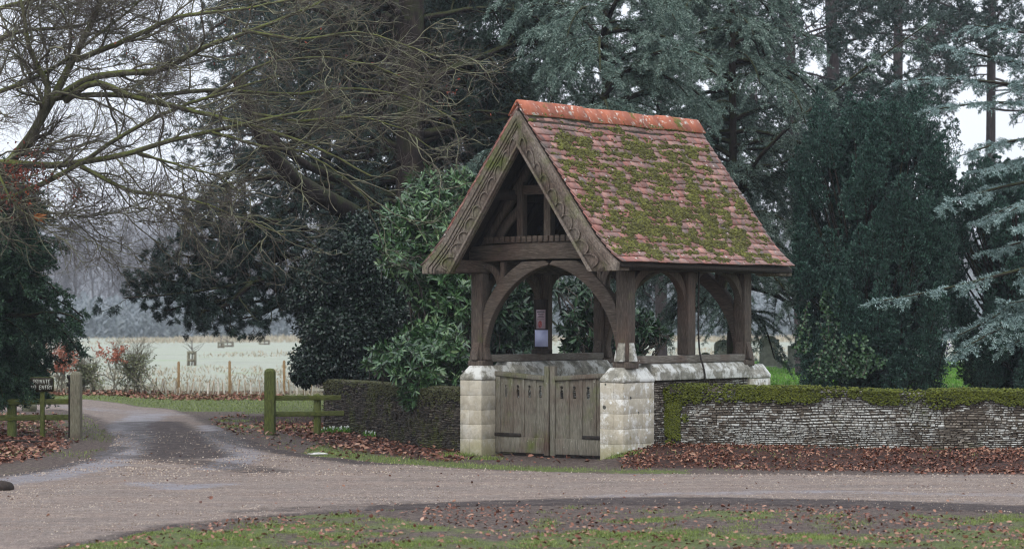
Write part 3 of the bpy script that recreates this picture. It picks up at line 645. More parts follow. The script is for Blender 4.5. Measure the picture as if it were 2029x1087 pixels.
# gates
def leaf(sx):
    th = R(5) * sx; root = None; Wd = .872
    cu = bpy.data.curves.new('boards', 'CURVE'); cu.dimensions = '2D'; cu.fill_mode = 'BOTH'; cu.extrude = .011
    def spl(pts):
        s = cu.splines.new('POLY'); s.points.add(len(pts) - 1); s.use_cyclic_u = True
        for p, q in zip(s.points, pts): p.co = (q[0], q[1], 0, 1)
    spl([(.04, .09), (Wd - .03, .09), (Wd - .03, .89), (.04, .93)])
    xc = [.165, .355, .545, .72]
    for x in xc:
        pts = [(x + .021 * math.cos(a), .805 + .021 * math.sin(a)) for a in np.linspace(-R(55), R(235), 12)]
        pts += [(x - .012, .775), (x - .022, .755), (x - .022, .675), (x + .022, .675), (x + .022, .755), (x + .012, .775)]
        spl(pts)
    tmp = bpy.data.objects.new('tmp', cu); COL.objects.link(tmp); dg = bpy.context.evaluated_depsgraph_get()
    me = bpy.data.meshes.new_from_object(tmp.evaluated_get(dg)); bpy.data.objects.remove(tmp); bpy.data.curves.remove(cu)
    me.transform(Matrix(((1, 0, 0, 0), (0, 0, -1, 0), (0, 1, 0, 0), (0, 0, 0, 1))))
    if sx > 0: me.transform(Matrix.Scale(-1, 4, (1, 0, 0))); me.flip_normals()
    me.materials.clear(); me.materials.append(MAT['gate'])
    g = bpy.data.objects.new('gate_leaf', me); COL.objects.link(g); g.parent = lg; g.location = (sx * .876, .30, .03); g.rotation_euler = (0, 0, th); s_ = -sx
    f = MB()
    X_ = lambda a, b: (min(s_ * a, s_ * b), max(s_ * a, s_ * b))
    box(f, *X_(0, .075), -.03, .03, 0, .965); box(f, *X_(Wd - .07, Wd - .002), -.034, .03, -.01, 1.06)
    box(f, *X_(.077, Wd - .072), -.028, .028, .01, .20); ribbon(f, [(s_ * 0, .99), (s_ * .3, .972), (s_ * .6, .952), (s_ * (Wd - .072), .942)], [(s_ * 0, .935), (s_ * .3, .917), (s_ * .6, .897), (s_ * (Wd - .072), .887)], -.042, .034)
    for a in (.26, .45, .635): box(f, *X_(a - .024, a + .024), -.024, .0, .201, .934 - .05 * a)
    f.build('gate_frame', MAT['gate'], g, bevel=.006)
    hh = MB(); box(hh, *X_(-.005, .42), -.042, -.029, .205, .245)
    hh.build('strap_hinge', MAT['iron'], g, bevel=.003)
leaf(-1); leaf(1)
# notices on the far middle post
bdm = MB(); box(bdm, -1.13, -.93, 1.385, 1.425, 1.28, 1.90); box(bdm, -1.15, -.87, 1.36, 1.43, 1.215, 1.275); bdm.build('notice_backboard', MAT['dark'], lg, bevel=.004)
def notice(x0, x1, z0, z1, col, marks, label, yl):
    m = NM('notice_paper'); pm = m.out(m.ramp(m.noise(9, 3), [(.3, col[0]), (.7, col[1])]), .35)
    b = MB(); P = [L2W(x0, yl, z0), L2W(x1, yl, z0), L2W(x1, yl, z1), L2W(x0, yl, z1)]; Q_ = [L2W(x0, yl + .004, z0), L2W(x1, yl + .004, z0), L2W(x1, yl + .004, z1), L2W(x0, yl + .004, z1)]
    b.add(P + Q_, [[0, 1, 2, 3], [7, 6, 5, 4], [0, 4, 5, 1], [1, 5, 6, 2], [2, 6, 7, 3], [3, 7, 4, 0]])
    o = b.build('notice', pm); tag(o, label, 'notice')
    if marks:
        k = MB()
        for (a, c, d, e) in marks: k.add([L2W(a, yl - .002, c), L2W(d, yl - .002, c), L2W(d, yl - .002, e), L2W(a, yl - .002, e)], [[0, 1, 2, 3]])
        mm = NM('notice_ink'); k.build('print', mm.out(mm.ramp(mm.noise(5), [(.3, '#5b5458'), (.7, '#6d6468')]), .7), o)
    return o, yl
o, yl = notice(-1.085, -.945, 1.53, 1.77, ('#a58f97', '#b7a2a8'), [(-1.075, 1.735, -.955, 1.75), (-1.06, 1.71, -.97, 1.72), (-1.05, 1.69, -.98, 1.70), (-1.065, 1.67, -.965, 1.68), (-1.07, 1.645, -.96, 1.652)], 'pinkish leaflet with a red oval, pinned above the pale sheet inside the lychgate', 1.378)
th = np.linspace(0, 2 * np.pi, 20, endpoint=False); k = MB(); cen = L2W(-1.025, yl - .002, 1.585)
ring = [L2W(-1.025 + .032 * math.cos(a), yl - .002, 1.587 + .045 * math.sin(a)) for a in th]
k.add([cen] + ring, [[0, 1 + i, 1 + (i + 1) % 20] for i in range(20)]); mm = NM('red_emblem'); k.build('oval_emblem', mm.out(mm.ramp(mm.noise(40), [(.4, '#8f3d3f'), (.7, '#b98080')]), .6), o)
notice(-1.105, -.90, 1.305, 1.515, ('#a9aed0', '#c2c6e2'), [], 'plain pale bluish sheet pinned to the post below the pink leaflet', 1.374)

# ------------------------------------------------------------------ boundary walls
def gzf(P0, U): return lambda s: float(gz(P0[0] + U[0] * s, P0[1] + U[1] * s))
root = empty('flint_wall', (WA[0], WA[1], 0)); tag(root, 'low coursed flint wall with thick moss top right of the lychgate', 'wall')
T3 = .34; Lw = float(np.linalg.norm(WB - WA))
def wallpt(s, d, z): return np.array([wd_[0] * s + wn_[0] * d, wd_[1] * s + wn_[1] * d, z])
def wtop(s): return .850 - .006 * s + .012 * math.sin(s * 1.7) + .008 * math.sin(s * 4.1)
c = MB(); n = 40; v = []
for i in range(n + 1):
    s = Lw * i / n
    for d, z in ((.02, -.1), (.02, wtop(s) - .06), (.09, wtop(s) - .015), (.25, wtop(s) - .015), (T3 - .02, wtop(s) - .06), (T3 - .02, -.1)): v.append(wallpt(s, d, z))
f = [[i * 6 + k, (i + 1) * 6 + k, (i + 1) * 6 + (k + 1) % 6, i * 6 + (k + 1) % 6] for i in range(n) for k in range(6)]
c.add(v, f); c.build('wall_core', MAT['mortar'], root)
f_ = MB(); g0 = gzf(WA, wd_)
flintface(f_, np.array([wn_[0] * .02, wn_[1] * .02, 0]), (wd_[0], wd_[1], 0), (-wn_[0], -wn_[1], 0), Lw, g0, .812)
flintface(f_, np.array([wn_[0] * (T3 - .02), wn_[1] * (T3 - .02), 0]), (wd_[0], wd_[1], 0), (wn_[0], wn_[1], 0), Lw, lambda s: .2, .812)
f_.build('flint_facing', MAT['flint'], root)
mo = MB(); N = 24000; s = rng.uniform(-.0, Lw, N); q = rng.beta(1.3, 1.7, N); dep = .05 + .22 * fbm(s, s * 0, 2.6, 90, 4) * (.6 + .8 * vnoise(s, s * 0, .8, 95)) + .55 * (1 - sstep(.15, .5, s)) * .0
wt = np.array([wtop(a) for a in s]); top = rng.random(N) < .42
bare = (fbm(s, s * 0, 2.3, 97, 3) > .60) | ((fbm(s * 1.0, q * 1.5, 6, 101, 3) > .58) & (rng.random(N) < .8))
d = np.where(top, rng.uniform(-.02, T3 + .01, N), -.022 - .02 * np.exp(-q * 3)); z = np.where(top, wt + rng.uniform(-.01, .022, N), wt - q * dep)
z = np.where(top, z - .05 * (np.abs(d - T3 / 2) / (T3 / 2)) ** 3, z)
k = ~(bare & (rng.random(N) < .85)); s, d, z = s[k], d[k], z[k]; r = rng.uniform(.006, .018, len(s))
blobs(mo, np.stack([wd_[0] * s + wn_[0] * d, wd_[1] * s + wn_[1] * d, z], -1), np.stack([r * 1.15, r * 1.15, r * .9], -1), j=.3)
# mossy end column beside the lychgate
N = 2600; s = rng.beta(1, 2.2, N) * .34; z = .14 + rng.uniform(0, .62, N); k = fbm(s, z, 7, 98) > .40 + .12 * (s > .2); s, z = s[k], z[k]; r = rng.uniform(.007, .016, len(s))
blobs(mo, np.stack([wd_[0] * s - wn_[0] * .012, wd_[1] * s - wn_[1] * .012, z], -1), np.stack([r, r * .7, r], -1))
mo.build('moss_top', MAT['moss_wall'], root)
# left wall (curves away from the pier to a rounded end)
root = empty('stone_wall', (LW[0][0], LW[0][1], 0)); tag(root, 'dark mossy coursed wall curving away left of the lychgate under the laurel', 'wall')
P = resample(LW, 26) - LW[0]; T = nrm(np.gradient(P, axis=0)); Nn = np.stack([T[:, 1], -T[:, 0]], 1) * 1.0   # outward normal (towards the drive is -x)
Nn = np.where((Nn[:, :1] > 0), -Nn, Nn)
c = MB(); v = []
for i in range(26):
    e = 1 if i < 24 else (.9 if i == 24 else .6); zt = (.80 - .002 * i) * (1 if i < 24 else (.985 if i == 24 else .93))
    for d, z in ((-.02, -.1), (-.02, zt - .07), (-.10, zt), (-.24, zt), (-.32, zt - .07), (-.32, -.1)): v.append((P[i][0] + Nn[i][0] * (d * e), P[i][1] + Nn[i][1] * d * e, z))
c.add(v, [[i * 6 + k, (i + 1) * 6 + k, (i + 1) * 6 + (k + 1) % 6, i * 6 + (k + 1) % 6] for i in range(25) for k in range(6)] ); c.add([v[-6], v[-5], v[-4], v[-3], v[-2], v[-1]], [[0, 1, 4, 5], [1, 2, 3, 4]]); c.build('wall_core', MAT['mortar'], root)
f_ = MB()
for i in range(25):
    L1 = float(np.linalg.norm(P[i + 1] - P[i])); U = (P[i + 1] - P[i]) / L1; nn = Nn[i]
    flintface(f_, (P[i][0] - nn[0] * .02, P[i][1] - nn[1] * .02, 0), (U[0], U[1], 0), (nn[0], nn[1], 0), L1 - .02, lambda s: 0, .74, ln=(.05, .11))
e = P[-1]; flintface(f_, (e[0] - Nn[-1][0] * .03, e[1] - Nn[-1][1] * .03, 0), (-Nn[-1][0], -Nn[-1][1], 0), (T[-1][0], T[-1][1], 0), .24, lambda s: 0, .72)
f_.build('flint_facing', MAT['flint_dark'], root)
mo = MB(); N = 5200; tt = rng.uniform(0, 24.9, N); i = tt.astype(int); fr = (tt - i)[:, None]; B = P[i] * (1 - fr) + P[i + 1] * fr; d = rng.uniform(-.34, .0, N); top = rng.random(N) < .55
z = np.where(top, .80 - .002 * tt - .07 * (np.abs(d + .17) / .17) ** 3, .76 - rng.beta(1, 2.4, N) * .28); d = np.where(top, d, .005); r = rng.uniform(.008, .018, N)
k = ~((~top) & (fbm(tt * .3, z * 3, 2, 99) < .45)); blobs(mo, np.stack([B[:, 0] + Nn[i, 0] * d, B[:, 1] + Nn[i, 1] * d, z], -1)[k], np.stack([r, r, r * .8], -1)[k])
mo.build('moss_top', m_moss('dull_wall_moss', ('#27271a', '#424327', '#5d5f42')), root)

# ------------------------------------------------------------------ fences, posts, sign, small things
def pb_(px, py): x, y = G(px, py); return x, y, float(gz(x, y))
def gatepost(name, px, py, wpx, toppy, mat, label, lean=0):
    x, y, z = pb_(px, py); hw = wpx / F0 * y / 2 / 1.05; h = EYE - (toppy - HZ) * y / F0; r = empty(name, (x, y, z), R(-6))
    m = MB(); b = hw; v = [(-b, -b, -.1), (b, -b, -.1), (b, b, -.1), (-b, b, -.1)] + [(sx * b * .97, sy * b * .97, h - z - .045) for sx, sy in ((-1, -1), (1, -1), (1, 1), (-1, 1))] + [(sx * b * .62, sy * b * .62, h - z - .008) for sx, sy in ((-1, -1), (1, -1), (1, 1), (-1, 1))] + [(0, 0, h - z)]
    m.add2(v, [[[0, 1, 5, 4], [1, 2, 6, 5], [2, 3, 7, 6], [3, 0, 4, 7], [4, 5, 9, 8], [5, 6, 10, 9], [6, 7, 11, 10], [7, 4, 8, 11]], [[8, 9, 12], [9, 10, 12], [10, 11, 12], [11, 8, 12]]])
    m.build('post_shaft', mat, r, bevel=.006)
    tag(r, label, 'gatepost'); return r, x, y, z, h
gp, *_ = gatepost('gatepost', 151, 868, 21, 735, MAT['post_grey'], 'grey weathered square gatepost left of the drive, beside the sign')
# dark iron hanging post strapped behind it
x, y = G(139, 867); m = MB(); m2 = MB(); box(m, x - .03, x + .03, y + .02, y + .08, -.1, .86); ir = m.build('slim_post', MAT['dark'], None, bevel=.004); tag(ir, 'thin dark upright post tight against the grey gatepost', 'post')
ir.location = (0, 0, .0)
for z in (.83, .72): m2 = MB(); box(m2, x - .045, x + .02, y - .0, y + .018, z, z + .05); m2.build('bracket', MAT['iron'], ir)
gatepost('gatepost', 535, 861, 21, 729, MAT['post_green'], 'algae green square gatepost right of the drive with pointed top')
def railfence(label, posts, rails, mat_p, mat_r):
    r = empty('rail_fence', (posts[0][0], posts[0][1], 0)); tag(r, label, 'fence'); o = np.array([posts[0][0], posts[0][1], 0])
    for (x, y, h, wd) in posts:
        m = MB(); b = wd / 2; v = [(-b, -b, -.1), (b, -b, -.1), (b, b, -.1), (-b, b, -.1), (-b, -b, h - .03), (b, -b, h - .03), (b, b, h - .03), (-b, b, h - .03), (0, 0, h)]
        m.add2(np.array(v) + np.array([x - o[0], y - o[1], 0]), [[[0, 1, 5, 4], [1, 2, 6, 5], [2, 3, 7, 6], [3, 0, 4, 7]], [[4, 5, 8], [5, 6, 8], [6, 7, 8], [7, 4, 8]]]); m.build('fence_post', mat_p, r)
    for (a, b, ht) in rails:
        m = MB(); beam(m, np.array(a) - o, np.array(b) - o, .035, ht); m.build('rail', mat_r, r, bevel=.005)
    return r
yF = 32.0
def Wp(px, py, Y): p = W(px, py, Y); return tuple(p)
x1, y1 = G(628, 861); railfence('short algae green two rail fence between the green gatepost and the dark wall', [(x1, y1 + .06, .60, .10)],
    [(Wp(543, 788, y1), Wp(676, 787, y1), .070), (Wp(543, 820, y1), Wp(682, 818, y1), .072)], MAT['post_green'], MAT['rail_green'])
x1, y1 = G(22, 866); x2, y2 = G(-90, 866); railfence('mossy two rail wooden fence left of the grey gatepost', [(x1, y1 + .06, .55, .11), (x2, y2 + .06, .55, .11)],
    [(Wp(-260, 797, y1), Wp(140, 795, y1), .074), (Wp(-260, 830, y1), Wp(140, 826, y1), .076)], MAT['post_green'], MAT['rail_green'])
# sign
x, y = G(85, 866); z0 = float(gz(x, y)); sg = empty('sign', (x, y - .07, z0)); tag(sg, 'dark brown sign on a stake reading PRIVATE NO ENTRY', 'sign')
y = y - .07
m = MB(); box(m, -.03, .03, .012, .06, -.1, .70); m.build('stake', MAT['post_green'], sg, bevel=.004)
Wz = lambda py: EYE - (py - HZ) * y / F0 - z0
bw = 46 / F0 * y / 2; zb0, zb1 = Wz(775), Wz(747.5)
def rrect(m, hw, z0_, z1_, r, ya, yb):
    pts = []
    for cx, cz, a0 in ((hw - r, z1_ - r, 0), (-hw + r, z1_ - r, 90), (-hw + r, z0_ + r, 180), (hw - r, z0_ + r, 270)):
        for a in np.linspace(a0, a0 + 90, 5): pts.append((cx + r * math.cos(R(a)), cz + r * math.sin(R(a))))
    n = len(pts); cz = (z0_ + z1_) / 2
    v = [(p[0], ya, p[1]) for p in pts] + [(p[0], yb, p[1]) for p in pts] + [(0, ya, cz), (0, yb, cz)]
    m.add2(v, [[[i, (i + 1) % n, n + (i + 1) % n, n + i] for i in range(n)], [[2 * n, (i + 1) % n, i] for i in range(n)] + [[2 * n + 1, n + i, n + (i + 1) % n] for i in range(n)]])
mm = NM('sign_brown'); MAT['sign'] = mm.out(mm.ramp(mm.noise(12, 5), [(.3, '#29241a'), (.7, '#3d3727')]), .6)
mm = NM('sign_letters'); MAT['letter'] = mm.out(mm.ramp(mm.noise(30, 5), [(.3, '#a8aa9c'), (.7, '#cfd0c4')]), .7)
m = MB(); rrect(m, bw, zb0, zb1, .022, -.012, .010); bo = m.build('sign_board', MAT['sign'], sg)
m = MB(); rrect(m, bw + .006, zb0 - .006, zb1 + .006, .026, -.006, .008); m.build('sign_rim', MAT['rail_green'], sg)
LET = {'P': ['11110', '10001', '10001', '11110', '10000', '10000', '10000']}
STK = {'P': [[(0, 0), (0, 1), (.8, 1), (1, .85), (1, .62), (.8, .48), (0, .48)]], 'R': [[(0, 0), (0, 1), (.8, 1), (1, .85), (1, .65), (.8, .5), (0, .5)], [(.5, .5), (1, 0)]], 'I': [[(.5, 0), (.5, 1)]],
       'V': [[(0, 1), (.5, 0), (1, 1)]], 'A': [[(0, 0), (.5, 1), (1, 0)], [(.2, .36), (.8, .36)]], 'T': [[(.5, 0), (.5, 1)], [(0, 1), (1, 1)]], 'E': [[(1, 0), (0, 0), (0, 1), (1, 1)], [(0, .52), (.8, .52)]],
       'N': [[(0, 0), (0, 1), (1, 0), (1, 1)]], 'O': [[(0, .2), (0, .8), (.25, 1), (.75, 1), (1, .8), (1, .2), (.75, 0), (.25, 0), (0, .2)]], 'Y': [[(0, 1), (.5, .5), (1, 1)], [(.5, .5), (.5, 0)]]}
def write(txt, cx, zc, h, wch, gap, th, mb):
    tot = sum((wch if c_ != 'I' else wch * .35) if c_ != ' ' else wch * .9 for c_ in txt) + gap * (len(txt) - 1); x_ = cx - tot / 2
    for c_ in txt:
        cw = wch * (.35 if c_ == 'I' else .9 if c_ == ' ' else 1)
        mb = MB() if c_ != ' ' else None
        for st in STK.get(c_, []):
            for a, b in zip(st[:-1], st[1:]):
                beam(mb, (x_ + a[0] * cw, -.0145, zc + (a[1] - .5) * h), (x_ + b[0] * cw, -.0145, zc + (b[1] - .5) * h), th, .006, up=(0, 1, 0))
        if mb: mb.build('letter', MAT['letter'], bo)
        x_ += cw + gap
for line, zc, ww in (('PRIVATE', zb0 + (zb1 - zb0) * .70, .0255), ('NO ENTRY', zb0 + (zb1 - zb0) * .29, .026)):
    write(line, 0, zc, .056, ww, .0125, .0088, None)
# boulder, slab, log
def rock(name, x, y, r, label, cat, mat, sub=ICO3, rot=0):
    v = sub[0] * np.array(r) * (1 + .25 * (np.array([fbm(a[0] * 2, a[1] * 2 + a[2] * 3, 1.3, 5) for a in sub[0]]) - .5))[:, None]; m = MB(); m.add(v, sub[1])
    o = m.build(name, mat, smooth=True, loc=(x, y, float(gz(x, y)) + r[2] * .45)); tag(o, label, cat); return o
mm = NM('mossy_boulder'); nn_ = mm.noise(12, 7); mm.bump(nn_, .8, .03); MAT['rock'] = mm.out(mm.ramp(nn_, [(.3, '#4b4f38'), (.6, '#7c7d68'), (.75, '#99998a')]), .95)
x, y = G(44, 828); rock('boulder', x, y + .6, (.13, .13, .16), 'rounded grey mossy boulder behind the left rail fence', 'boulder', MAT['rock'])
x, y = G(630, 900); rock('stone_slab', x, y, (.13, .09, .02), 'flat pale stone lying on the verge near the left wall', 'stone', MAT['coping'])
x, y = G(2, 972); rock('log_stump', x, y, (.13, .12, .07), 'dark low stump at the left edge of the drive', 'stump', MAT['dark'])
m = MB(); p = resample([W(-40, 880, 31), W(30, 872, 30.9), W(80, 868, 30.8), W(118, 874, 30.7)], 12); p[:, 2] = gz(p[:, 0], p[:, 1]) + .03; tubes(m, p, np.linspace(.03, .012, 12), 6)
tag(m.build('fallen_branch', MAT['dark'], smooth=True), 'thin dead branch lying on the leaves under the left fence', 'branch')

# ------------------------------------------------------------------ foliage materials
MAT['cedar'] = leafmat('blue_cedar_needles', ['#20302b', '#475e54', '#84998c', '#bdcbc0'], .6)
MAT['cedar_green'] = leafmat('green_cedar_needles', ['#1e2b23', '#3a4f42', '#6b8272', '#9fb3a5'], .6)
MAT['cedar_blue'] = leafmat('glaucous_cedar_needles', ['#2d3d3b', '#5b716e', '#96aca9', '#c6d8d7'], .6)
MAT['pine'] = leafmat('dark_pine_needles', ['#101915', '#1d2b24', '#31433a', '#4d6056'], .5)
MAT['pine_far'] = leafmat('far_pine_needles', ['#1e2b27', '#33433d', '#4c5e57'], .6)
MAT['yew'] = leafmat('yew_needles', ['#0f1c17', '#1d3029', '#36554a', '#658a78'], .45, .4, ns=5.)
MAT['holly'] = leafmat('dark_holly_leaves', ['#0d1511', '#17241c', '#25372a', '#3f523d'], .35, .5)
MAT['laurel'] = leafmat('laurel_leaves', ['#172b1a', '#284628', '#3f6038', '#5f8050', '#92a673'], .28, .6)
MAT['laurel_dark'] = leafmat('laurel_leaves_painted_shade', ['#14241a', '#213626', '#30492f', '#496343'], .35, .4)  # darker copy of the laurel green; backlit silhouette shade put into the colour
MAT['cypress'] = leafmat('left_cypress_spray', ['#16251d', '#233a2c', '#36523c', '#4f6b47'], .55)
MAT['ivy'] = leafmat('ivy_leaves', ['#16281a', '#253c26', '#3a5636', '#5f7d50'], .4, .4)
MAT['leaf_dead'] = leafmat('fallen_brown_leaves', ['#36221b', '#5b3729', '#7a4d3d', '#987059', '#b3937e'], .6, .35)
MAT['leaf_orange'] = leafmat('orange_beech_leaves', ['#8a4a38', '#a8614b', '#bd8468'], .7)
MAT['leaf_rust'] = leafmat('rusty_clinging_leaves', ['#4f2520', '#733a2c', '#96543c'], .7)
MAT['grass'] = leafmat('short_grass', ['#434f26', '#5d6d33', '#7a8a45', '#a1a86e'], .7)
MAT['grass_bright'] = leafmat('churchyard_grass', ['#3f6a22', '#5a8a30', '#7aa544'], .7)
MAT['grass_dry'] = leafmat('dry_tall_grass', ['#82785f', '#9f927c', '#b3a997', '#7d8060'], .8)
MAT['bark_moss'] = barkmat('mossy_beech_bark', ('#2c2a22', '#54513f', '#7c7a66'), ('#474c24', '#70763f'), 14, mossamt=.46)
MAT['twig'] = barkmat('grey_twigs', ('#38342e', '#5c5649', '#8b8676'), ('#56583f', '#8c8d72'), 8, mossamt=.5)
MAT['twig_brown'] = barkmat('fine_twigs', ('#35302c', '#58504a', '#857c72'), ('#66665a', '#98978a'), 5, mossamt=.66)
MAT['twig_pale'] = barkmat('pale_shrub_twigs', ('#5d584c', '#7d7868', '#9a9584'), None, 5)
MAT['bark_dark'] = barkmat('dark_conifer_bark', ('#161210', '#2e2622', '#4b4038'), ('#252817', '#3d4124'), 16, mossamt=.48, bump=1)
MAT['bark_pine'] = barkmat('far_pine_bark', ('#322d2e', '#4c4546', '#676061'), None, 10)
MAT['bare_far'] = barkmat('far_bare_branches', ('#3f3b3a', '#57514e', '#6b6561'), None, 2)
MAT['far_haze_tint'] = leafmat('far_underwood_hazed', ['#747c80', '#7d8487', '#868a8c'], .9)  # haze paleness put into the scrub colour, beyond what the mist gives
MAT['far_wood'] = leafmat('far_wood_twigs_hazed', ['#9fa1a6', '#a5a7ab', '#abadb0'], .9)  # twigs lightened: distance haze painted into the colour on top of the mist

def tree(name, label, cat, base, group=None):
    r = empty(name, tuple(base)); tag(r, label, cat, group); return r
def place(mb, base):   # shift collected verts to the root frame
    b = np.array(base, float)
    mb.V = [v - b for v in mb.V]; return mb
def limbs(x, y, z0, z1, n, L, elev, droop, S=9, az=(0, 360), lw=1., wig=.05, Ltop=None):
    z = z0 + (z1 - z0) * (np.arange(n) + rng.uniform(0, 1, n)) / n; a = np.radians(rng.uniform(*az, n)); e = np.radians(rng.uniform(*elev, n))
    D = np.stack([np.cos(a) * np.cos(e), np.sin(a) * np.cos(e), np.sin(e)], 1); Ls = rng.uniform(*L, n)
    if Ltop: Ls *= np.interp(z, [z0, z1], [1, Ltop])
    P = [np.stack([np.full(n, x), np.full(n, y), z], 1)]; d = D
    for k in range(S - 1):
        d = d + rng.normal(size=d.shape) * wig; d[:, 2] += droop * (k + 1) / S; d = nrm(d); P.append(P[-1] + d * (Ls / (S - 1))[:, None])
    return np.stack(P, 1), np.linspace(1, .25, S)[None] * (.022 * Ls * lw)[:, None]
def inview(P, m=120, top=-160):
    px = 1014.5 + F0 * P[:, :, 0] / P[:, :, 1]; py = HZ - F0 * (P[:, :, 2] - EYE) / P[:, :, 1]
    return ((px > -m) & (px < 2029 + m) & (py > top) & (py < 1100)).any(1)
def cedar_fill(r, base, P, Rr, mat, n2=18, L2=(.55, 1.35), n3=13, L3=(.05, .17), g2=-.42, g3=-.25, card=(.052, .0095), pl=.85, k2=34, k3=6, per=3, bark=None):
    k = inview(P); P, Rr = P[k], Rr[k]
    w1 = MB(); tubes(w1, P, Rr, 5)
    P2, R2 = kids(P, Rr, n2, L2, (40, 68), (.12, 1), 6, pl, g2, .10, .3, .0025, .55); k = inview(P2, 40, -40); P2, R2 = P2[k], R2[k]; tubes(w1, P2, R2, 3)
    P3, R3 = kids(P2, R2, n3, L3, (35, 60), (.05, 1), 4, pl * .8, g3, .1, .5, .0012, .4); tubes(w1, P3, R3, 3)
    place(w1, base).build('branches', bark or MAT['bark_dark'], r)
    c = MB(); needles(c, P2, k2, per, card[0], card[1], 1.0); needles(c, P3, k3, per, card[0], card[1], 1.0); place(c, base).build('crown', mat, r)
def trunk(r, base, pts, r0, r1, mat, n=16, sides=10, name='trunk'):
    m = MB(); p = resample(pts, n); rr = np.linspace(r0, r1, n); rr[0] *= 1.25; tubes(m, p, rr, sides); place(m, base).build(name, mat, r, smooth=True)

# --- blue cedars behind the lychgate
def cedar(px, Y, label, mat, n, L, elev, droop, z0=2.4, z1=8.2, r0=.13, az=(0, 360), Ltop=.7, lean=0, extra=(), **kw):
    x = (px - 1014.5) / F0 * Y; base = (x, Y, float(gz(x, Y))); r = tree('cedar_tree', label, 'tree', base)
    trunk(r, base, [(x, Y, -.1), (x + .05 + lean * .3, Y, 3), (x + lean, Y, 9.5)], r0, r0 * .45, MAT['bark_dark'])
    P, Rr = limbs(x + lean * .5, Y, z0, z1, n, L, elev, droop, az=az, Ltop=Ltop)
    for e in extra:
        q = resample([W(*t) for t in e], 9); P = np.concatenate([P, q[None]]); Rr = np.concatenate([Rr, np.linspace(.045, .008, 9)[None]])
    cedar_fill(r, base, P, Rr, mat, **kw); return r
cedar(1196, 37.5, 'open blue green cedar with thin dark stem rising just behind the lychgate ridge', MAT['cedar'], 70, (1.5, 3.1), (5, 40), -.35, 2.6, 8.0, .085, lean=-.0)
cedar(1005, 42, 'drooping green cedar between the big dark trunk and the lychgate gable', MAT['cedar_green'], 84, (1.6, 3.2), (10, 45), -.62, 2.6, 9.0, .14, g2=-.5, g3=-.4)
cedar(1448, 41, 'blue cedar with a crooked dark stem behind the right end of the lychgate roof', MAT['cedar'], 84, (1.5, 3.2), (-5, 35), -.40, 1.7, 8.6, .10,
      extra=[[(1450, 400, 41), (1500, 300, 40), (1640, 190, 39.5), (1760, 100, 39), (1850, 40, 38.6)], [(1450, 330, 41), (1560, 330, 40.5), (1650, 240, 40)], [(1450, 470, 41), (1400, 600, 40.5), (1330, 640, 40)]])
# --- big blue cedar reaching in from the right edge
x, Y = 9.6, 36.0; base = (x, Y, .3); r = tree('cedar_tree', 'glaucous blue cedar reaching in from the right edge in front of the yews', 'tree', base)
trunk(r, base, [(x, Y, 0), (x, Y, 4), (x + .1, Y, 9)], .3, .16, MAT['bark_dark'])
EX = [[(2230, 500, 35.5), (2110, 510, 35), (2000, 540, 34.6), (1880, 572, 34.2), (1745, 596, 34)], [(2230, 560, 35.6), (2100, 600, 35), (2000, 640, 34.4), (1940, 672, 34.2), (1885, 702, 34)],
      [(2230, 520, 36), (2120, 540, 35.2), (2040, 580, 34.8), (1960, 640, 34.6), (1890, 668, 34.5)], [(2230, 350, 36), (2100, 350, 35.5), (2000, 365, 35), (1925, 385, 34.8), (1860, 410, 34.6)],
      [(2230, 280, 36), (2100, 270, 35.6), (1980, 280, 35), (1900, 310, 34.8)], [(2230, 420, 36), (2120, 400, 35.4), (2010, 400, 35), (1940, 440, 34.8)], [(2230, 200, 36), (2100, 180, 35.6), (1980, 165, 35), (1880, 150, 34.8), (1790, 160, 34.6)],
      [(2230, 240, 36), (2110, 215, 35.6), (2000, 200, 35), (1900, 205, 34.8), (1840, 220, 34.6)], [(2230, 470, 36), (2130, 480, 35.4), (2040, 470, 35), (1960, 500, 34.8)], [(2230, 600, 36), (2130, 650, 35), (2050, 655, 34.5), (1990, 690, 34.3)],
      [(2230, 140, 36), (2120, 90, 35.6), (2020, 60, 35.2), (1930, 50, 35)], [(2230, 320, 36), (2130, 300, 35.4), (2030, 310, 35), (1950, 340, 34.8)], [(2240, 450, 36), (2150, 440, 35), (2080, 440, 34.4), (2010, 455, 34.2)],
      [(2240, 390, 36), (2150, 370, 35), (2080, 375, 34.4), (2000, 420, 34.2)], [(2240, 560, 36), (2160, 560, 35), (2080, 590, 34.4), (2000, 600, 34.2)], [(2240, 620, 36), (2140, 620, 35), (2060, 610, 34.4), (1980, 640, 34.2)],
      [(2240, 180, 36.4), (2140, 150, 36.2), (2040, 130, 36), (1950, 110, 35.8), (1870, 95, 35.6)], [(2240, 520, 36), (2150, 500, 35), (2070, 520, 34.6), (2010, 560, 34.4)]]
P = np.stack([resample([W(*t) for t in e], 10) for e in EX]); Rr = np.repeat(np.linspace(.05, .007, 10)[None], len(EX), 0)
cedar_fill(r, base, P, Rr, MAT['cedar_blue'], n2=26, L2=(.35, .85), n3=8, L3=(.08, .22), g2=-.22, g3=-.12, card=(.05, .0105), pl=.9, k2=24, k3=7)

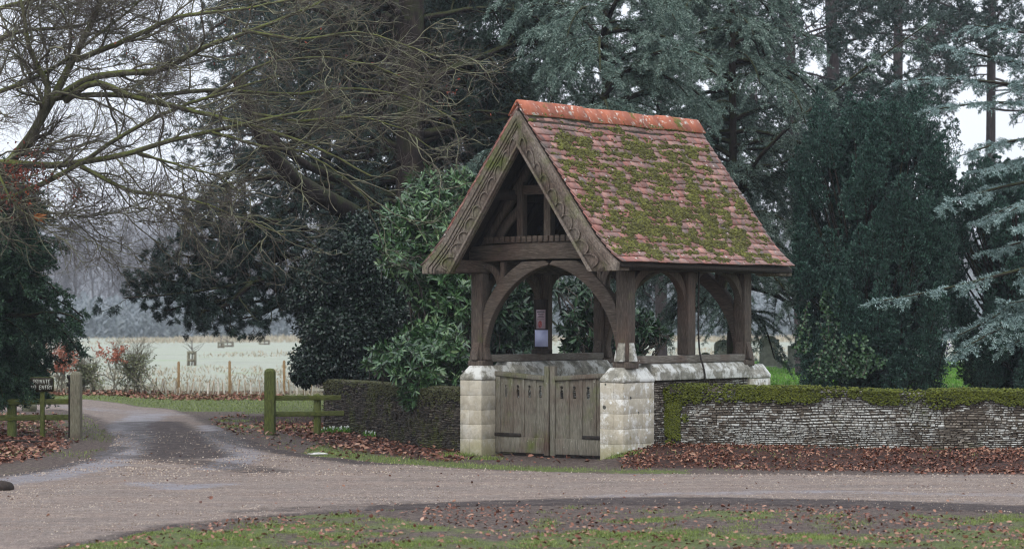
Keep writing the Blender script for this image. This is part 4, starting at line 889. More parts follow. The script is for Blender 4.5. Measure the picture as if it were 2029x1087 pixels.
# --- big dark conifer on the left with the sweeping mossy limb and low pine bough
x = (812 - 1014.5) / F0 * 39.5; Y = 39.5; base = (x, Y, 0.); r = tree('pine_tree', 'big dark pine with thick straight trunk and long low bough over the field', 'tree', base)
trunk(r, base, [(x - .05, Y, -.1), (x, Y, 4), (x + .05, Y, 9.5)], .27, .20, MAT['bark_dark'], sides=14)
BIG = [[(800, 520, 39.5), (743, 449, 38.4), (665, 405, 37.2), (583, 360, 35.6), (533, 311, 34.8), (500, 240, 34.6), (470, 150, 34.6)], [(800, 470, 39.5), (740, 400, 39), (650, 340, 38.6), (600, 330, 38), (520, 250, 37.6)]]
m = MB()
for e, a in zip(BIG, (.20, .11)): tubes(m, resample([W(*t) for t in e], 14), np.linspace(a, a * .5, 14), 10)
place(m, base).build('big_limb', MAT['bark_dark'], r, smooth=True)
LB = [[(790, 500, 39.5), (700, 520, 38.8), (600, 540, 38), (500, 560, 37.4), (400, 575, 37), (320, 590, 36.8), (245, 590, 36.6)], [(640, 535, 38.4), (560, 500, 38), (470, 470, 37.6), (400, 470, 37.4)], [(700, 520, 38.8), (600, 580, 38.2), (520, 600, 37.8), (440, 600, 37.6), (380, 605, 37.4)],
      [(583, 500, 38), (520, 530, 37.8), (420, 530, 37.4), (330, 540, 37.2), (270, 565, 37)], [(760, 470, 39), (660, 470, 38.4), (560, 440, 38), (480, 440, 37.6), (440, 500, 37.4)], [(500, 560, 37.4), (430, 620, 37.2), (370, 610, 37)],
      [(620, 540, 38), (560, 600, 37.8), (520, 625, 37.6), (480, 630, 37.5)], [(660, 500, 38.2), (560, 470, 38), (480, 500, 37.8), (400, 520, 37.5), (340, 500, 37.3)], [(520, 560, 37.7), (440, 570, 37.5), (350, 560, 37.2), (290, 545, 37)], [(560, 440, 38), (480, 430, 37.7), (420, 440, 37.5), (370, 470, 37.3)], [(600, 560, 38), (540, 540, 37.7), (470, 560, 37.5), (420, 590, 37.3), (330, 615, 37)]]
P = np.stack([resample([W(*t) for t in e], 10) for e in LB]); Rr = np.repeat(np.linspace(.055, .012, 10)[None], len(LB), 0)
m = MB(); tubes(m, P, Rr, 6)
def tufts(c, P, n, per, ln, wd, spread=1.0):
    """needle tufts at and near branch tips"""
    t = np.clip(1 - np.abs(rng.normal(size=(len(P), n))) * .28, 0, 1); t[:, 0] = .999
    C, T, _ = along(P, np.ones(P.shape[:2]), t); C = np.repeat(C.reshape(-1, 3), per, 0); T = np.repeat(T.reshape(-1, 3), per, 0)
    D = nrm(T * rng.uniform(.1, 1.1, (len(T), 1)) + perp(T) * spread + np.array([0, 0, .15])); cards(c, C + rng.normal(size=C.shape) * .012, D, ln * rng.uniform(.6, 1.1, len(C)), wd)
P2, R2 = kids(P, Rr, 17, (.35, .9), (35, 70), (.12, 1), 6, .5, .06, .14, .4, .005, .4); tubes(m, P2, R2, 4)
P3, R3 = kids(P2, R2, 6, (.12, .3), (30, 65), (.2, 1), 4, .2, .15, .12, .6, .004, .3); tubes(m, P3, R3, 3)
c = MB(); tufts(c, P3, 4, 24, .09, .010)
# upper crown, dark
Pu, Ru = limbs(x, Y, 3.4, 8.6, 84, (1.8, 4.2), (-5, 35), -.15, az=(5, 238), wig=.09); kk = inview(Pu); Pu, Ru = Pu[kk], Ru[kk]; tubes(m, Pu, Ru, 5)
P2, R2 = kids(Pu, Ru, 16, (.4, 1.0), (35, 70), (.2, 1), 6, .5, .05, .14, .45, .006, .4); kk = inview(P2, 30, -30); P2, R2 = P2[kk], R2[kk]; tubes(m, P2, R2, 4)
P3, R3 = kids(P2, R2, 6, (.12, .32), (30, 65), (.15, 1), 4, .2, .05, .12, .6, .004, .3); tubes(m, P3, R3, 3)
tufts(c, P3, 2, 14, .10, .011)
place(m, base).build('branches', MAT['bark_dark'], r); place(c, base).build('crown', MAT['pine'], r)

# --- tall pines far right and one beyond the left
def farpine(px, Y, wpx, label, n=34, z0=3.5, z1=13, L=(1.5, 3.6), lean=0, per=9, top=-60):
    x = (px - 1014.5) / F0 * Y; base = (x, Y, 0.); r = tree('pine_tree', label, 'tree', base, None); rr = wpx / F0 * Y / 2
    trunk(r, base, [(x, Y, -.1), (x + lean * .3, Y, 5), (x + lean, Y, 14)], rr * 1.1, rr * .6, MAT['bark_pine'])
    P, Rr = limbs(x + lean * .5, Y, z0, z1, n, L, (-10, 30), -.12, wig=.10); kk = inview(P); P, Rr = P[kk], Rr[kk]
    m = MB(); tubes(m, P, Rr * .6, 5); P2, R2 = kids(P, Rr * .7, 12, (.5, 1.2), (35, 70), (.3, 1), 5, .4, .1, .14, .45, .01, .3); kk = inview(P2, 30, -30); P2, R2 = P2[kk], R2[kk]; tubes(m, P2, R2, 3)
    P3, R3 = kids(P2, R2, 5, (.2, .5), (30, 65), (.3, 1), 4, .2, .1, .12, .6, .006, .3); tubes(m, P3, R3, 3); c = MB(); tufts(c, P3, 3, per, .17, .026)
    place(m, base).build('branches', MAT['bark_pine'], r); place(c, base).build('crown', MAT['pine_far'], r)
farpine(1672, 58, 30, 'tall far pine with broad bare trunk above the round topped yew', n=24, z0=6.0, lean=-.5)
farpine(1775, 62, 24, 'slimmer far pine just right of the broad trunked pine above the yew', n=22, z0=6.4, lean=.1)
farpine(1592, 55, 26, 'far pine with dim trunk seen through the cedar left of the yew', n=40, z0=3.4, L=(1.4, 2.4), lean=-.6)
farpine(1960, 64, 22, 'far dark pine above the cedar at the upper right corner', n=30, z0=7.5, lean=.1)
farpine(1310, 62, 24, 'far pine mostly hidden behind the cedars above the lychgate roof', n=46, z0=2.0)
farpine(930, 60, 24, 'far pine mostly hidden behind the green cedar left of the gable', n=46, z0=2.0)
farpine(640, 56, 24, 'far pine behind the sweeping mossy limb', n=50, z0=3.5, lean=.2)
farpine(700, 52, 20, 'far pine whose dark crown backs the bare beech twigs', n=60, z0=4.4, L=(2.2, 4.4), lean=-.8)

# --- yews
def yew(px, Y, hwpx, toppy, label, seed, n=300):
    n = int(n * .48)
    x = (px - 1014.5) / F0 * Y; zg = float(gz(x, Y)); H = EYE - (toppy - HZ) * Y / F0 - zg; hw = hwpx / F0 * Y; base = (x, Y, zg); r = tree('yew_tree', label, 'tree', base)
    rg = rng; a = rg.uniform(0, 2 * np.pi, n); u = (np.arange(n) + .5) / n; h = .04 + .88 * u
    rad = hw * np.interp(h, [0, .1, .3, .55, .75, .88, .95, 1], [.80, .88, .98, 1, .95, .80, .60, .30]) * (1 + .05 * np.sin(a * 3 + 2 * h * 5) + rg.normal(size=n) * .06)
    c = MB(); b = MB(); L = rg.uniform(.7, 1.4, n) * (H / 5); C0 = np.stack([x + np.cos(a) * rad * .80, Y + np.sin(a) * rad * .80, zg + h * H - L * .45], 1)
    C1 = np.stack([x + np.cos(a) * rad * 1.0, Y + np.sin(a) * rad * 1.0, zg + h * H + L * .35], 1); C1 += rg.normal(size=C1.shape) * .04
    k = 1900; t = rg.uniform(0, 1, (n, k, 1)); pr = np.sin(np.clip(t, 0, 1) ** .75 * np.pi) ** .7; ax = nrm(C1 - C0)[:, None]; q = perp(np.broadcast_to(ax, (n, k, 3)))
    R_ = rg.uniform(.14, .21, (n, 1, 1)) * (H / 5); pts = C0[:, None] + (C1 - C0)[:, None] * t + q * R_ * pr * rg.uniform(.82, 1.06, (n, k, 1)) * (1 + .30 * np.sin(t * 23 + a[:, None, None] * 9 + np.arctan2(q[..., 1:2], q[..., :1]) * 2)) + .02 * np.sin(t * 40 + a[:, None, None])
    D = nrm(q * .55 + np.array([0, 0, 1.0]) + rg.normal(size=q.shape) * .35)
    cards(c, pts.reshape(-1, 3), D.reshape(-1, 3), rg.uniform(.025, .05, n * k), .018)
    # inner fill
    m_ = 26000; aa = rg.uniform(0, 2 * np.pi, m_); hh = rg.uniform(.02, .93, m_); ra = hw * np.interp(hh, [0, .1, .3, .55, .75, .88, 1], [.75, .85, .92, .92, .86, .68, .3]) * rg.uniform(.35, .58, m_)
    cards(c, np.stack([x + np.cos(aa) * ra, Y + np.sin(aa) * ra, zg + hh * H], 1), nrm(rg.normal(size=(m_, 3)) + np.array([0, 0, .8])), .12, .05)
    tubes(b, np.stack([np.array([[x, Y, zg - .1]] * n), np.stack([x + np.cos(a) * rad * .3, Y + np.sin(a) * rad * .3, zg + h * H * .4], 1), C0, (C0 + C1) / 2], 1), np.tile([.04, .025, .015, .006], (n, 1)), 4)
    place(b, base).build('stems', MAT['bark_dark'], r); place(c, base).build('crown', MAT['yew'], r); return r
yew(1728, 39, 152, 168, 'round topped upright yew with fluted dark foliage in the churchyard', 1, 420)
yew(2035, 41, 165, 300, 'dark yew at the right edge behind the blue cedar', 2, 330)

# --- bushes
def shell(lobes, n, inner=.35, noise=.35):
    """points on lumpy ellipsoid shells (centre, radii) plus outward vectors"""
    a = np.array([l[1][0] * l[1][2] for l in lobes]); pk = rng.choice(len(lobes), n, p=a / a.sum()); C = np.array([l[0] for l in lobes])[pk]; Rr = np.array([l[1] for l in lobes])[pk]
    d = nrm(rng.normal(size=(n, 3))); k = 1 + noise * (fbm(d[:, 0] * 2 + pk * 3, d[:, 2] * 2 + d[:, 1] * 1.7, 2.0, 33, 3) - .5) * 2
    rad = (inner + (1 - inner) * rng.random(n) ** .45) * k; return C + Rr * d * rad[:, None], d
def lobe(px, py, Y, rx, rz, ry=None): rxm = rx / F0 * Y; return (W(px, py, Y), np.array([rxm, (ry or rxm), rz / F0 * Y]))
def stems(m, base, tips, r=.03, S=8):
    t = np.linspace(0, 1, S)[None, :, None]; B = np.array(base)[None, None]; T = tips[:, None]; P = B + (T - B) * t; P[..., 2] += .25 * np.sin(t[..., 0] * np.pi) * (T[..., 2] - B[..., 2]) * .6; P[:, 1:-1] += rng.normal(size=P[:, 1:-1].shape) * .04
    tubes(m, P, np.tile(np.linspace(r, r * .25, S), (len(tips), 1)), 5)
x = (705 - 1014.5) / F0 * 37; base = (x, 37., 0.); r = tree('holly_tree', 'dense near black holly between the field gap and the laurel', 'tree', base)
lob = [lobe(720, 500, 37.4, 100, 75), lobe(650, 560, 37, 75, 60), lobe(760, 600, 37.4, 95, 110), lobe(670, 650, 37, 85, 65), lobe(640, 715, 36.8, 62, 42), lobe(720, 720, 37.2, 90, 60), lobe(810, 700, 37.4, 90, 90), lobe(830, 520, 37.8, 90, 110), lobe(605, 590, 36.9, 38, 26), lobe(604, 745, 36.6, 30, 20)]
pt, d = shell(lob, 95000, .3); D = nrm(d * .7 + rng.normal(size=d.shape) * .7 + np.array([0, 0, -.2])); c = MB(); leaves(c, pt, D, nrm(d + np.array([0, 0, .8]) + rng.normal(size=d.shape) * .5), rng.uniform(.045, .075, len(pt)), .034, .2)
m = MB(); trunk(r, base, [(x, 37, -.1), (x + .05, 37, 1.5), (x, 37.1, 3.2)], .10, .04, MAT['bark_dark']); tips = pt[rng.choice(len(pt), 160)]; stems(m, base, tips, .025)
place(m, base).build('branches', MAT['bark_dark'], r); place(c, base).build('crown', MAT['holly'], r)
def laurel(name, label, base, lob, nsh, ln, mat, nl=(7, 12), k=150):
    r = tree(name, label, 'shrub', base); pt, d = shell(lob, nsh, .45, .45); ax = nrm(d * .9 + np.array([0, -.15, .35]) + rng.normal(size=d.shape) * .45)
    n = nl[1]; C = np.repeat(pt, n, 0); A = np.repeat(ax, n, 0); pp = perp(A); u = rng.uniform(0, 1, (len(C), 1)); keep = rng.random(len(C)) < .85
    D = nrm(A * (.15 + .75 * u) + pp * (1.0 - .35 * u)); D[:, 2] -= .12; D = nrm(D); C = C - A * (1 - u) * .11
    Nn = nrm(A * .9 + np.array([0, 0, .35]) - D * 0); c = MB(); L = rng.uniform(ln * .6, ln * 1.15, len(C)); leaves(c, C[keep], D[keep], Nn[keep], L[keep], L[keep] * .27, .10, .16)
    m = MB(); stems(m, base, pt[rng.choice(len(pt), k)], .022); tubes(m, np.stack([pt - ax * .28 + np.array([0, 0, -.03]), pt - ax * .12, pt], 1), np.tile([.006, .005, .003], (len(pt), 1)), 3)
    place(m, base).build('stems', MAT['twig_brown'], r); place(c, base).build('foliage', mat, r); return r
bx = (880 - 1014.5) / F0 * 32
laurel('laurel_bush', 'glossy laurel spilling over the dark wall beside the left pier', (bx, 32.0, 0), [lobe(850, 395, 32, 62, 55), lobe(905, 370, 32.4, 45, 42), lobe(820, 440, 31.8, 70, 50), lobe(880, 470, 31.8, 80, 70), lobe(790, 480, 31.5, 45, 26), lobe(800, 520, 31.4, 55, 26), lobe(870, 560, 31.8, 75, 60), lobe(905, 600, 31.4, 55, 60),
      lobe(850, 680, 31.0, 75, 50), lobe(790, 700, 30.6, 55, 32), lobe(760, 720, 30.4, 40, 16), lobe(850, 740, 30.3, 75, 45), lobe(890, 700, 30.3, 45, 45), lobe(830, 785, 30.4, 45, 28), lobe(880, 780, 30.2, 30, 30)], 1900, .125, MAT['laurel'])
bx = (1010 - 1014.5) / F0 * 33.5
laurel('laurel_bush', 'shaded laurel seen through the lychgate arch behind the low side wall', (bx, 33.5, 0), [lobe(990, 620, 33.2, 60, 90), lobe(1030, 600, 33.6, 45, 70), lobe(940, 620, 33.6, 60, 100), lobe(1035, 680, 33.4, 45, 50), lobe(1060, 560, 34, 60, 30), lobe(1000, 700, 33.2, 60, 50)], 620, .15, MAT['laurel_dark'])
bx = (1225 - 1014.5) / F0 * 34
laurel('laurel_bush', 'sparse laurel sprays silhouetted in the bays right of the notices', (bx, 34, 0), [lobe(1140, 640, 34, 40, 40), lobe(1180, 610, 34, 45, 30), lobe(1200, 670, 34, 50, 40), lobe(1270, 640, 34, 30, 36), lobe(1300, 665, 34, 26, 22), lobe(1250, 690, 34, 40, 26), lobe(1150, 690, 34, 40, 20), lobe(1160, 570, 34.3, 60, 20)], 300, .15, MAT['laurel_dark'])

# --- left edge conifer
x = (-45 - 1014.5) / F0 * 33; base = (x, 33., .1); r = tree('cypress_tree', 'dark drooping cypress at the left edge above the rail fence', 'tree', base)
trunk(r, base, [(x, 33, 0), (x, 33, 3.2), (x, 33, 5)], .13, .05, MAT['bark_dark'])
P, Rr = limbs(x, 33, 1.5, 3.7, 150, (1.0, 1.85), (-5, 30), -.3, Ltop=.5, wig=.07); Pq, Rq = limbs(x, 33, .75, 1.5, 60, (.75, 1.2), (0, 30), -.3, wig=.07); P = np.concatenate([P, Pq]); Rr = np.concatenate([Rr, Rq])
cedar_fill(r, base, P, Rr, MAT['cypress'], n2=18, L2=(.25, .55), n3=6, L3=(.08, .2), g2=-.35, g3=-.5, card=(.055, .016), pl=.5, k2=12, k3=6, per=3)

# --- bare beech in the upper left
base = (-8.6, 29.5, 0.); r = tree('beech_tree', 'bare beech whose mossy limbs spread in from the left edge', 'tree', base)
trunk(r, base, [(-8.6, 29.5, -.1), (-8.5, 29.5, 2.5), (-8.1, 29.5, 4.2), (-7.6, 29.5, 6.5)], .34, .2, MAT['bark_moss'], sides=12)
BE = [([(-280, 480, 29.5), (-60, 390, 29.4), (0, 345, 29.3), (60, 285, 29.1), (110, 195, 29), (150, 120, 29), (200, 20, 29), (230, -80, 29)], .10),
      ([(60, 285, 29.1), (100, 180, 28.9), (62, 120, 28.8), (50, 40, 28.8), (30, -60, 28.8)], .055),
      ([(110, 195, 29), (180, 150, 28.8), (250, 145, 28.6), (330, 140, 28.4), (400, 90, 28.2), (500, 60, 28), (600, 20, 28), (700, -20, 28)], .05),
      ([(-200, 330, 29.5), (0, 315, 29), (90, 325, 28.7), (170, 318, 28.5), (270, 300, 28.3), (330, 278, 28.2), (420, 262, 28), (520, 235, 27.8), (640, 215, 27.8)], .058),
      ([(-260, 520, 29.5), (-60, 420, 29), (10, 400, 28.8), (70, 372, 28.6), (150, 335, 28.5), (240, 270, 28.4), (320, 225, 28.3), (420, 190, 28.2), (560, 150, 28)], .05),
      ([(130, 200, 29), (190, 150, 28.7), (240, 185, 28.5), (330, 205, 28.3), (400, 222, 28.1), (480, 240, 28), (560, 262, 27.9), (660, 300, 27.8), (740, 345, 27.8)], .045),
      ([(-60, 300, 29.2), (-10, 330, 28.6), (10, 380, 28.5), (35, 410, 28.45), (72, 434, 28.4)], .036),
      ([(160, 330, 28.5), (210, 360, 28.4), (262, 385, 28.3), (340, 388, 28.2), (410, 410, 28.1), (500, 445, 28), (560, 470, 28)], .030),
      ([(110, 195, 29), (200, 185, 28.9), (300, 190, 28.7), (450, 175, 28.5), (560, 190, 28.3), (690, 170, 28.1), (820, 190, 28), (900, 240, 27.9)], .036),
      ([(150, 120, 29), (260, 80, 28.9), (360, 30, 28.7), (470, 15, 28.5), (600, -10, 28.4)], .04), ([(-200, 250, 29.2), (0, 190, 29.2), (100, 150, 29.1), (180, 90, 29), (260, 30, 28.9), (330, -40, 28.8)], .04),
      ([(-100, 120, 29.2), (40, 60, 29.2), (160, 50, 29.1), (300, -10, 29)], .035), ([(420, 262, 28), (520, 290, 27.9), (600, 300, 27.8), (680, 350, 27.8), (740, 410, 27.7)], .022),
      ([(480, 60, 28), (600, 80, 27.9), (700, 60, 27.9), (800, 90, 27.9), (900, 130, 27.9)], .022), ([(500, 225, 27.9), (600, 240, 27.9), (700, 230, 27.8), (800, 260, 27.8), (860, 300, 27.8)], .022), ([(420, 190, 28.2), (520, 120, 28), (640, 110, 27.9), (740, 120, 27.9), (840, 160, 27.8)], .022),
      ([(-60, 440, 29), (20, 440, 28.8), (90, 420, 28.7), (160, 430, 28.6), (240, 420, 28.5), (290, 450, 28.4)], .018), ([(270, 300, 28.3), (350, 330, 28.2), (430, 350, 28.1), (500, 400, 28)], .018), ([(-60, 30, 29.3), (80, -5, 29.2), (200, -30, 29.1)], .035)]
P = np.stack([resample([W(*t) for t in e], 22) for e, _ in BE]); P[:, 1:] += np.cumsum(rng.normal(size=P[:, 1:].shape) * .006, 1); Rr = np.stack([a * np.linspace(1, .25, 22) for _, a in BE])
m = MB(); tubes(m, P, Rr, 8); place(m, base).build('limbs', MAT['bark_moss'], r, smooth=True)
bi = (.04, -.02, .0)
m = MB(); P2, R2 = kids(P, Rr, 14, (.6, 1.8), (25, 60), (.1, 1), 11, .2, .05, .24, .46, .009, .35, bi, .4); k = inview(P2); P2, R2 = P2[k], R2[k]; tubes(m, P2, R2, 5)
P3, R3 = kids(P2, R2, 11, (.3, .9), (25, 60), (.1, 1), 8, .2, .0, .24, .5, .0055, .4, bi, .45); k = inview(P3, 30, -30) & ~((P3[:, 3, 0] > -3.3) & (P3[:, 3, 0] < -1.2) & (P3[:, 3, 2] > 2.5) & (P3[:, 3, 2] < 3.75) & (rng.random(len(P3)) < .75)) & (rng.random(len(P3)) < np.interp(P3[:, 0, 0], [-5, -3, 0], [.98, .55, .35])); P3, R3 = P3[k], R3[k]; tubes(m, P3, R3, 4); place(m, base).build('branches', MAT['twig'], r)
m = MB(); P4, R4 = kids(P3, R3, 7, (.16, .5), (20, 55), (.1, 1), 5, .1, .0, .2, .55, .0026, .4, bi, .5); k = inview(P4, 20, -20); k &= ~((P4[:, 0, 0] < -5.6) & (P4[:, 0, 2] < 3.5) & (rng.random(len(P4)) < .6)); k &= rng.random(len(k)) < np.interp(P4[:, 0, 0], [-5, -3, 0], [.98, .6, .5]); P4, R4 = P4[k], R4[k]; tubes(m, P4, R4, 3)
P5, R5 = kids(P4, R4, 2, (.08, .2), (25, 55), (.2, 1), 3, .1, 0, .1, .6, .0018, .4, bi, .5); tubes(m, P5, R5, 3); place(m, base).build('twigs', MAT['twig_brown'], r)
mm = NM('raw_split_wood'); sw = mm.out(mm.ramp(mm.noise(30, 5, .6, (3, 20, 20)), [(.3, '#8f5a34'), (.7, '#c98d5c')]), .8); m = MB(); cards(m, np.tile(W(66, 431, 28.39), (26, 1)) + rng.normal(size=(26, 3)) * .018, nrm(np.array([1, 0, -.15]) + rng.normal(size=(26, 3)) * .22), rng.uniform(.08, .18, 26), .03); place(m, base).build('broken_end', sw, r)
# clinging rusty leaves
c = MB()
for (px, py, n, sp) in ((40, 345, 420, (60, 22)), (20, 390, 260, (50, 22)), (145, 385, 60, (26, 22)), (275, 145, 12, (12, 5)), (60, 300, 50, (40, 20)), (500, 110, 30, (200, 60)), (900, 200, 16, (40, 30)), (330, 100, 30, (150, 60))):
    q = np.array([W(px + rng.normal() * sp[0] * .6, py + rng.normal() * sp[1] * .6, 28.6 + rng.uniform(-.4, .9)) for _ in range(n)]); leaves(c, q, nrm(rng.normal(size=q.shape) + np.array([0, 0, -.6])), nrm(rng.normal(size=q.shape)), rng.uniform(.03, .055, n), .024, .2, .2)
place(c, base).build('clinging_leaves', MAT['leaf_rust'], r)

# --- saplings and shrubs beyond the drive
def sap(px, py, Y, h_, wpx, label, mat_leaf, nleaf, name='beech_sapling', cat='sapling', tw=None, nst=4, core=None, lsz=.06):
    x = (px - 1014.5) / F0 * Y; z = float(gz(x, Y)); base = (x, Y, z); r = tree(name, label, cat, base); hw = wpx / F0 * Y
    a = rng.uniform(0, 2 * np.pi, nst); P = []
    for k in range(nst):
        sp = hw * rng.uniform(.2, .9) * (0 if nst == 1 else 1); P.append(resample([(x + rng.normal() * .04 * nst, Y + rng.normal() * .04 * nst, z - .05), (x + math.cos(a[k]) * sp * .5, Y + math.sin(a[k]) * sp * .5, z + h_ * .5), (x + math.cos(a[k]) * sp, Y + math.sin(a[k]) * sp, z + h_ * rng.uniform(.75, 1))], 8))
    P = np.stack(P); Rr = np.tile(np.linspace(.016, .006, 8), (nst, 1)); m = MB(); tubes(m, P, Rr, 4); P2, R2 = kids(P, Rr, 14, (h_ * .25, h_ * .5), (25, 60), (.15, 1), 6, 0, .06, .12, .6, .004, .4); tubes(m, P2, R2, 3)
    P3, R3 = kids(P2, R2, 6, (h_ * .08, h_ * .25), (25, 60), (.1, 1), 4, 0, .05, .12, .7, .003, .3); tubes(m, P3, R3, 3); place(m, base).build('branches', tw or MAT['twig_pale'], r)
    if nleaf:
        c = MB(); t = rng.uniform(0, 1, (len(P3), max(1, nleaf // len(P3)))); C, T, _ = along(P3, np.ones(P3.shape[:2]), t); C = C.reshape(-1, 3)
        if core is not None: C = C[(C[:, 2] - z > core[0] * h_) & (C[:, 2] - z < core[1] * h_)]
        leaves(c, C, nrm(rng.normal(size=C.shape)), nrm(rng.normal(size=C.shape)), lsz, lsz * .55, .2); place(c, base).build('leaves', mat_leaf, r)
sap(117, 780, 50, 1.05, 26, 'broad orange leaved beech sapling behind the sign', MAT['leaf_orange'], 1700, nst=5, core=(.45, 1.2), lsz=.05)
sap(222, 780, 50, 1.10, 22, 'orange leaved beech sapling with a bare slender stem right of the gatepost', MAT['leaf_orange'], 1100, nst=2, core=(.62, 1.2), lsz=.05)
MAT['bramble'] = leafmat('bramble_leaves', ['#5a6144', '#7a805e', '#9b9c7c'], .8)
for (px, w_, h_, lab) in ((175, 30, .85, 'grey green tangled shrub between the two orange saplings'), (262, 46, 1.15, 'loose olive shrub with long arching twigs at the field edge'), (70, 36, .8, 'low twiggy shrub behind the sign board'), (25, 40, .9, 'twiggy shrub mostly behind the left cypress')):
    sap(px, 780, 50.6, h_, w_, lab, MAT['bramble'], 2200, 'shrub', 'shrub', nst=12, core=(0, .75), lsz=.05)
# --- field posts, guards, seats
mm = NM('tan_stake'); MAT['stake'] = mm.out(mm.ramp(mm.noise(6, 4, .6, (6, 6, 1)), [(.3, '#7d6547'), (.7, '#a98d66')]), .9)
mm = NM('pale_tube'); MAT['tube'] = mm.out(mm.ramp(mm.noise(6, 4), [(.3, '#b9b2a2'), (.7, '#d8d2c6')]), .8)
for px, y0, y1, lab in ((354, 726, 785, 'leftmost tan fence stake at the near edge of the field'), (455, 724, 785, 'middle tan fence stake at the near edge of the field'), (563, 723, 785, 'tan fence stake nearest the green gatepost in the field'), (660, 723, 785, 'tan fence stake half hidden by the holly')):
    Y = 51.5; x = (px - 1014.5) / F0 * Y; m = MB(); h = (y1 - y0) / F0 * Y + .06; box(m, -.027, .027, -.027, .027, -.1, h); box(m, -.018, .018, -.018, .018, h + .0005, h + .02)
    tag(m.build('fence_stake', MAT['stake'], loc=(x, Y, float(gz(x, Y))), bevel=.004), lab, 'fence stake', 'stakes along the near edge of the field')
proto = None; k = 0
for px in list(range(292, 620, 13)):
    Y = 51 + rng.uniform(-.3, .6); x = (px + rng.uniform(-5, 5) - 1014.5) / F0 * Y
    if proto is None:
        m = MB(); tubes(m, np.array([[0, 0, -.03], [0, 0, .15], [0, 0, .30]]), np.array([.022, .02, .02]), 8); o = proto = m.build('planting_tube', MAT['tube'], smooth=False)
        s_o = MB(); box(s_o, .022, .034, -.006, .006, -.03, .36); s_o.build('cane', MAT['stake'], o)
    else:
        o = proto.copy(); COL.objects.link(o); ch = proto.children[0].copy(); COL.objects.link(ch); ch.parent = o
    o.location = (x, Y, float(gz(x, Y))); o.rotation_euler = (rng.normal() * .12, rng.normal() * .16, rng.uniform(0, 6)); tag(o, 'pale planting tube in the row of tubes along the near field edge', 'planting tube', 'pale planting tubes along the field edge')
def guard(px, y0, y1, wpx, label):
    Y = F0 * (EYE - .1) / (y1 - HZ); x = (px - 1014.5) / F0 * Y; r = empty('tree_guard', (x, Y, .06)); tag(r, label, 'tree guard'); hw = wpx / F0 * Y / 2; h = (y1 - y0) / F0 * Y
    for sx in (-1, 1):
        for sy in (-1, 1): m = MB(); box(m, sx * hw - .035, sx * hw + .035, sy * hw - .035, sy * hw + .035, -.3, h); m.build('post', MAT['post_grey'], r)
    for z in (.35, .9):
        for sy in (-1, 1): m = MB(); box(m, -hw, hw, sy * hw - .06, sy * hw - .041, h * z - .05, h * z + .05); m.build('rail', MAT['post_grey'], r)
    m = MB(); p = np.array([[0, 0, -.1], [.02, 0, h * .9], [0, 0, h * 1.7]]); tubes(m, p, np.array([.03, .025, .01]), 5); tr = m.build('young_trunk', MAT['twig_brown'], r)
    P2, R2 = kids(p[None], np.array([[.03, .025, .01]]), 14, (.4, .9), (30, 60), (.4, 1), 5); m = MB(); tubes(m, P2, R2, 3); m.build('twigs', MAT['twig_brown'], r)
guard(380, 693, 721, 13, 'small wooden tree guard standing nearest in the open field'); guard(450, 675, 688, 22, 'wide wooden tree guard in the far field, left of centre'); guard(524, 672, 684, 18, 'far tree guard near the pine bough shadow in the field'); guard(438, 676, 690, 10, 'narrow tree guard beside the wide one in the far field')

# --- far wood, haze fading partly painted into its colours
def bare(H, seed):
    m = MB(); p = resample([(0, 0, -.2), (rng.normal() * .2, 0, H * .35), (rng.normal() * .4, rng.normal() * .3, H * .92)], 9); rr = np.linspace(.20, .05, 9); t = MB(); tubes(t, p, rr, 6)
    P1, R1 = kids(p[None], rr[None], 22, (H * .30, H * .52), (25, 58), (.22, 1), 7, 0, .14, .10, .5, .04, .55); tubes(m, P1, R1, 4)
    P2, R2 = kids(P1, R1, 9, (H * .12, H * .26), (25, 60), (.2, 1), 5, 0, .06, .12, .5, .022, .4); tubes(m, P2, R2, 3); P3, R3 = kids(P2, R2, 7, (H * .05, H * .13), (25, 60), (.2, 1), 4, 0, .05, .12, .6, .013, .3); tubes(m, P3, R3, 3)
    return t, m
protos = []
for k, H in enumerate((15, 17, 12.5)):
    t, m = bare(H, k); tr = t.build('trunk', MAT['bare_far'], smooth=True); br = m.build('branches', MAT['bare_far']); protos.append((tr, br))
LBL = [(40, 262), (105, 285), (150, 240), (215, 300), (262, 255), (318, 232), (372, 280), (425, 250), (470, 238), (520, 290), (560, 262), (610, 240), (-20, 250), (655, 270), (1140, 240), (1190, 270), (1295, 235), (1340, 262), (1420, 240), (1480, 265), (1600, 240), (1650, 275), (1890, 250), (1950, 280), (690, 240), (1000, 250)]
REL = ['behind the left cypress', 'above the orange sapling', 'left of the gap over the drive', 'above the second orange sapling', 'over the loose olive shrub', 'above the left tip of the pine bough', 'over the small near tree guard', 'above the wide tree guard', 'second right of the wide tree guard', 'above the far tree guard', 'right of the far tree guard', 'beside the holly edge', 'at the left edge of the photo', 'behind the holly', 'seen through the arch left of the laurel sprays', 'seen through the arch above the laurel sprays', 'seen in the first side bay', 'seen in the first side bay near its post', 'seen in the second side bay', 'behind the rear right post', 'between lychgate and yew', 'behind the left flank of the yew', 'between the two yews', 'behind the right yew', 'behind the dark holly', 'behind the arch, left side']
LBL += [(70, 300), (130, 330), (185, 320), (240, 340), (290, 300), (345, 310), (398, 330), (448, 305), (495, 325), (540, 310), (585, 330), (632, 300)]; REL += ['set back, one of the pale row left of the holly'] * 12
first = set()
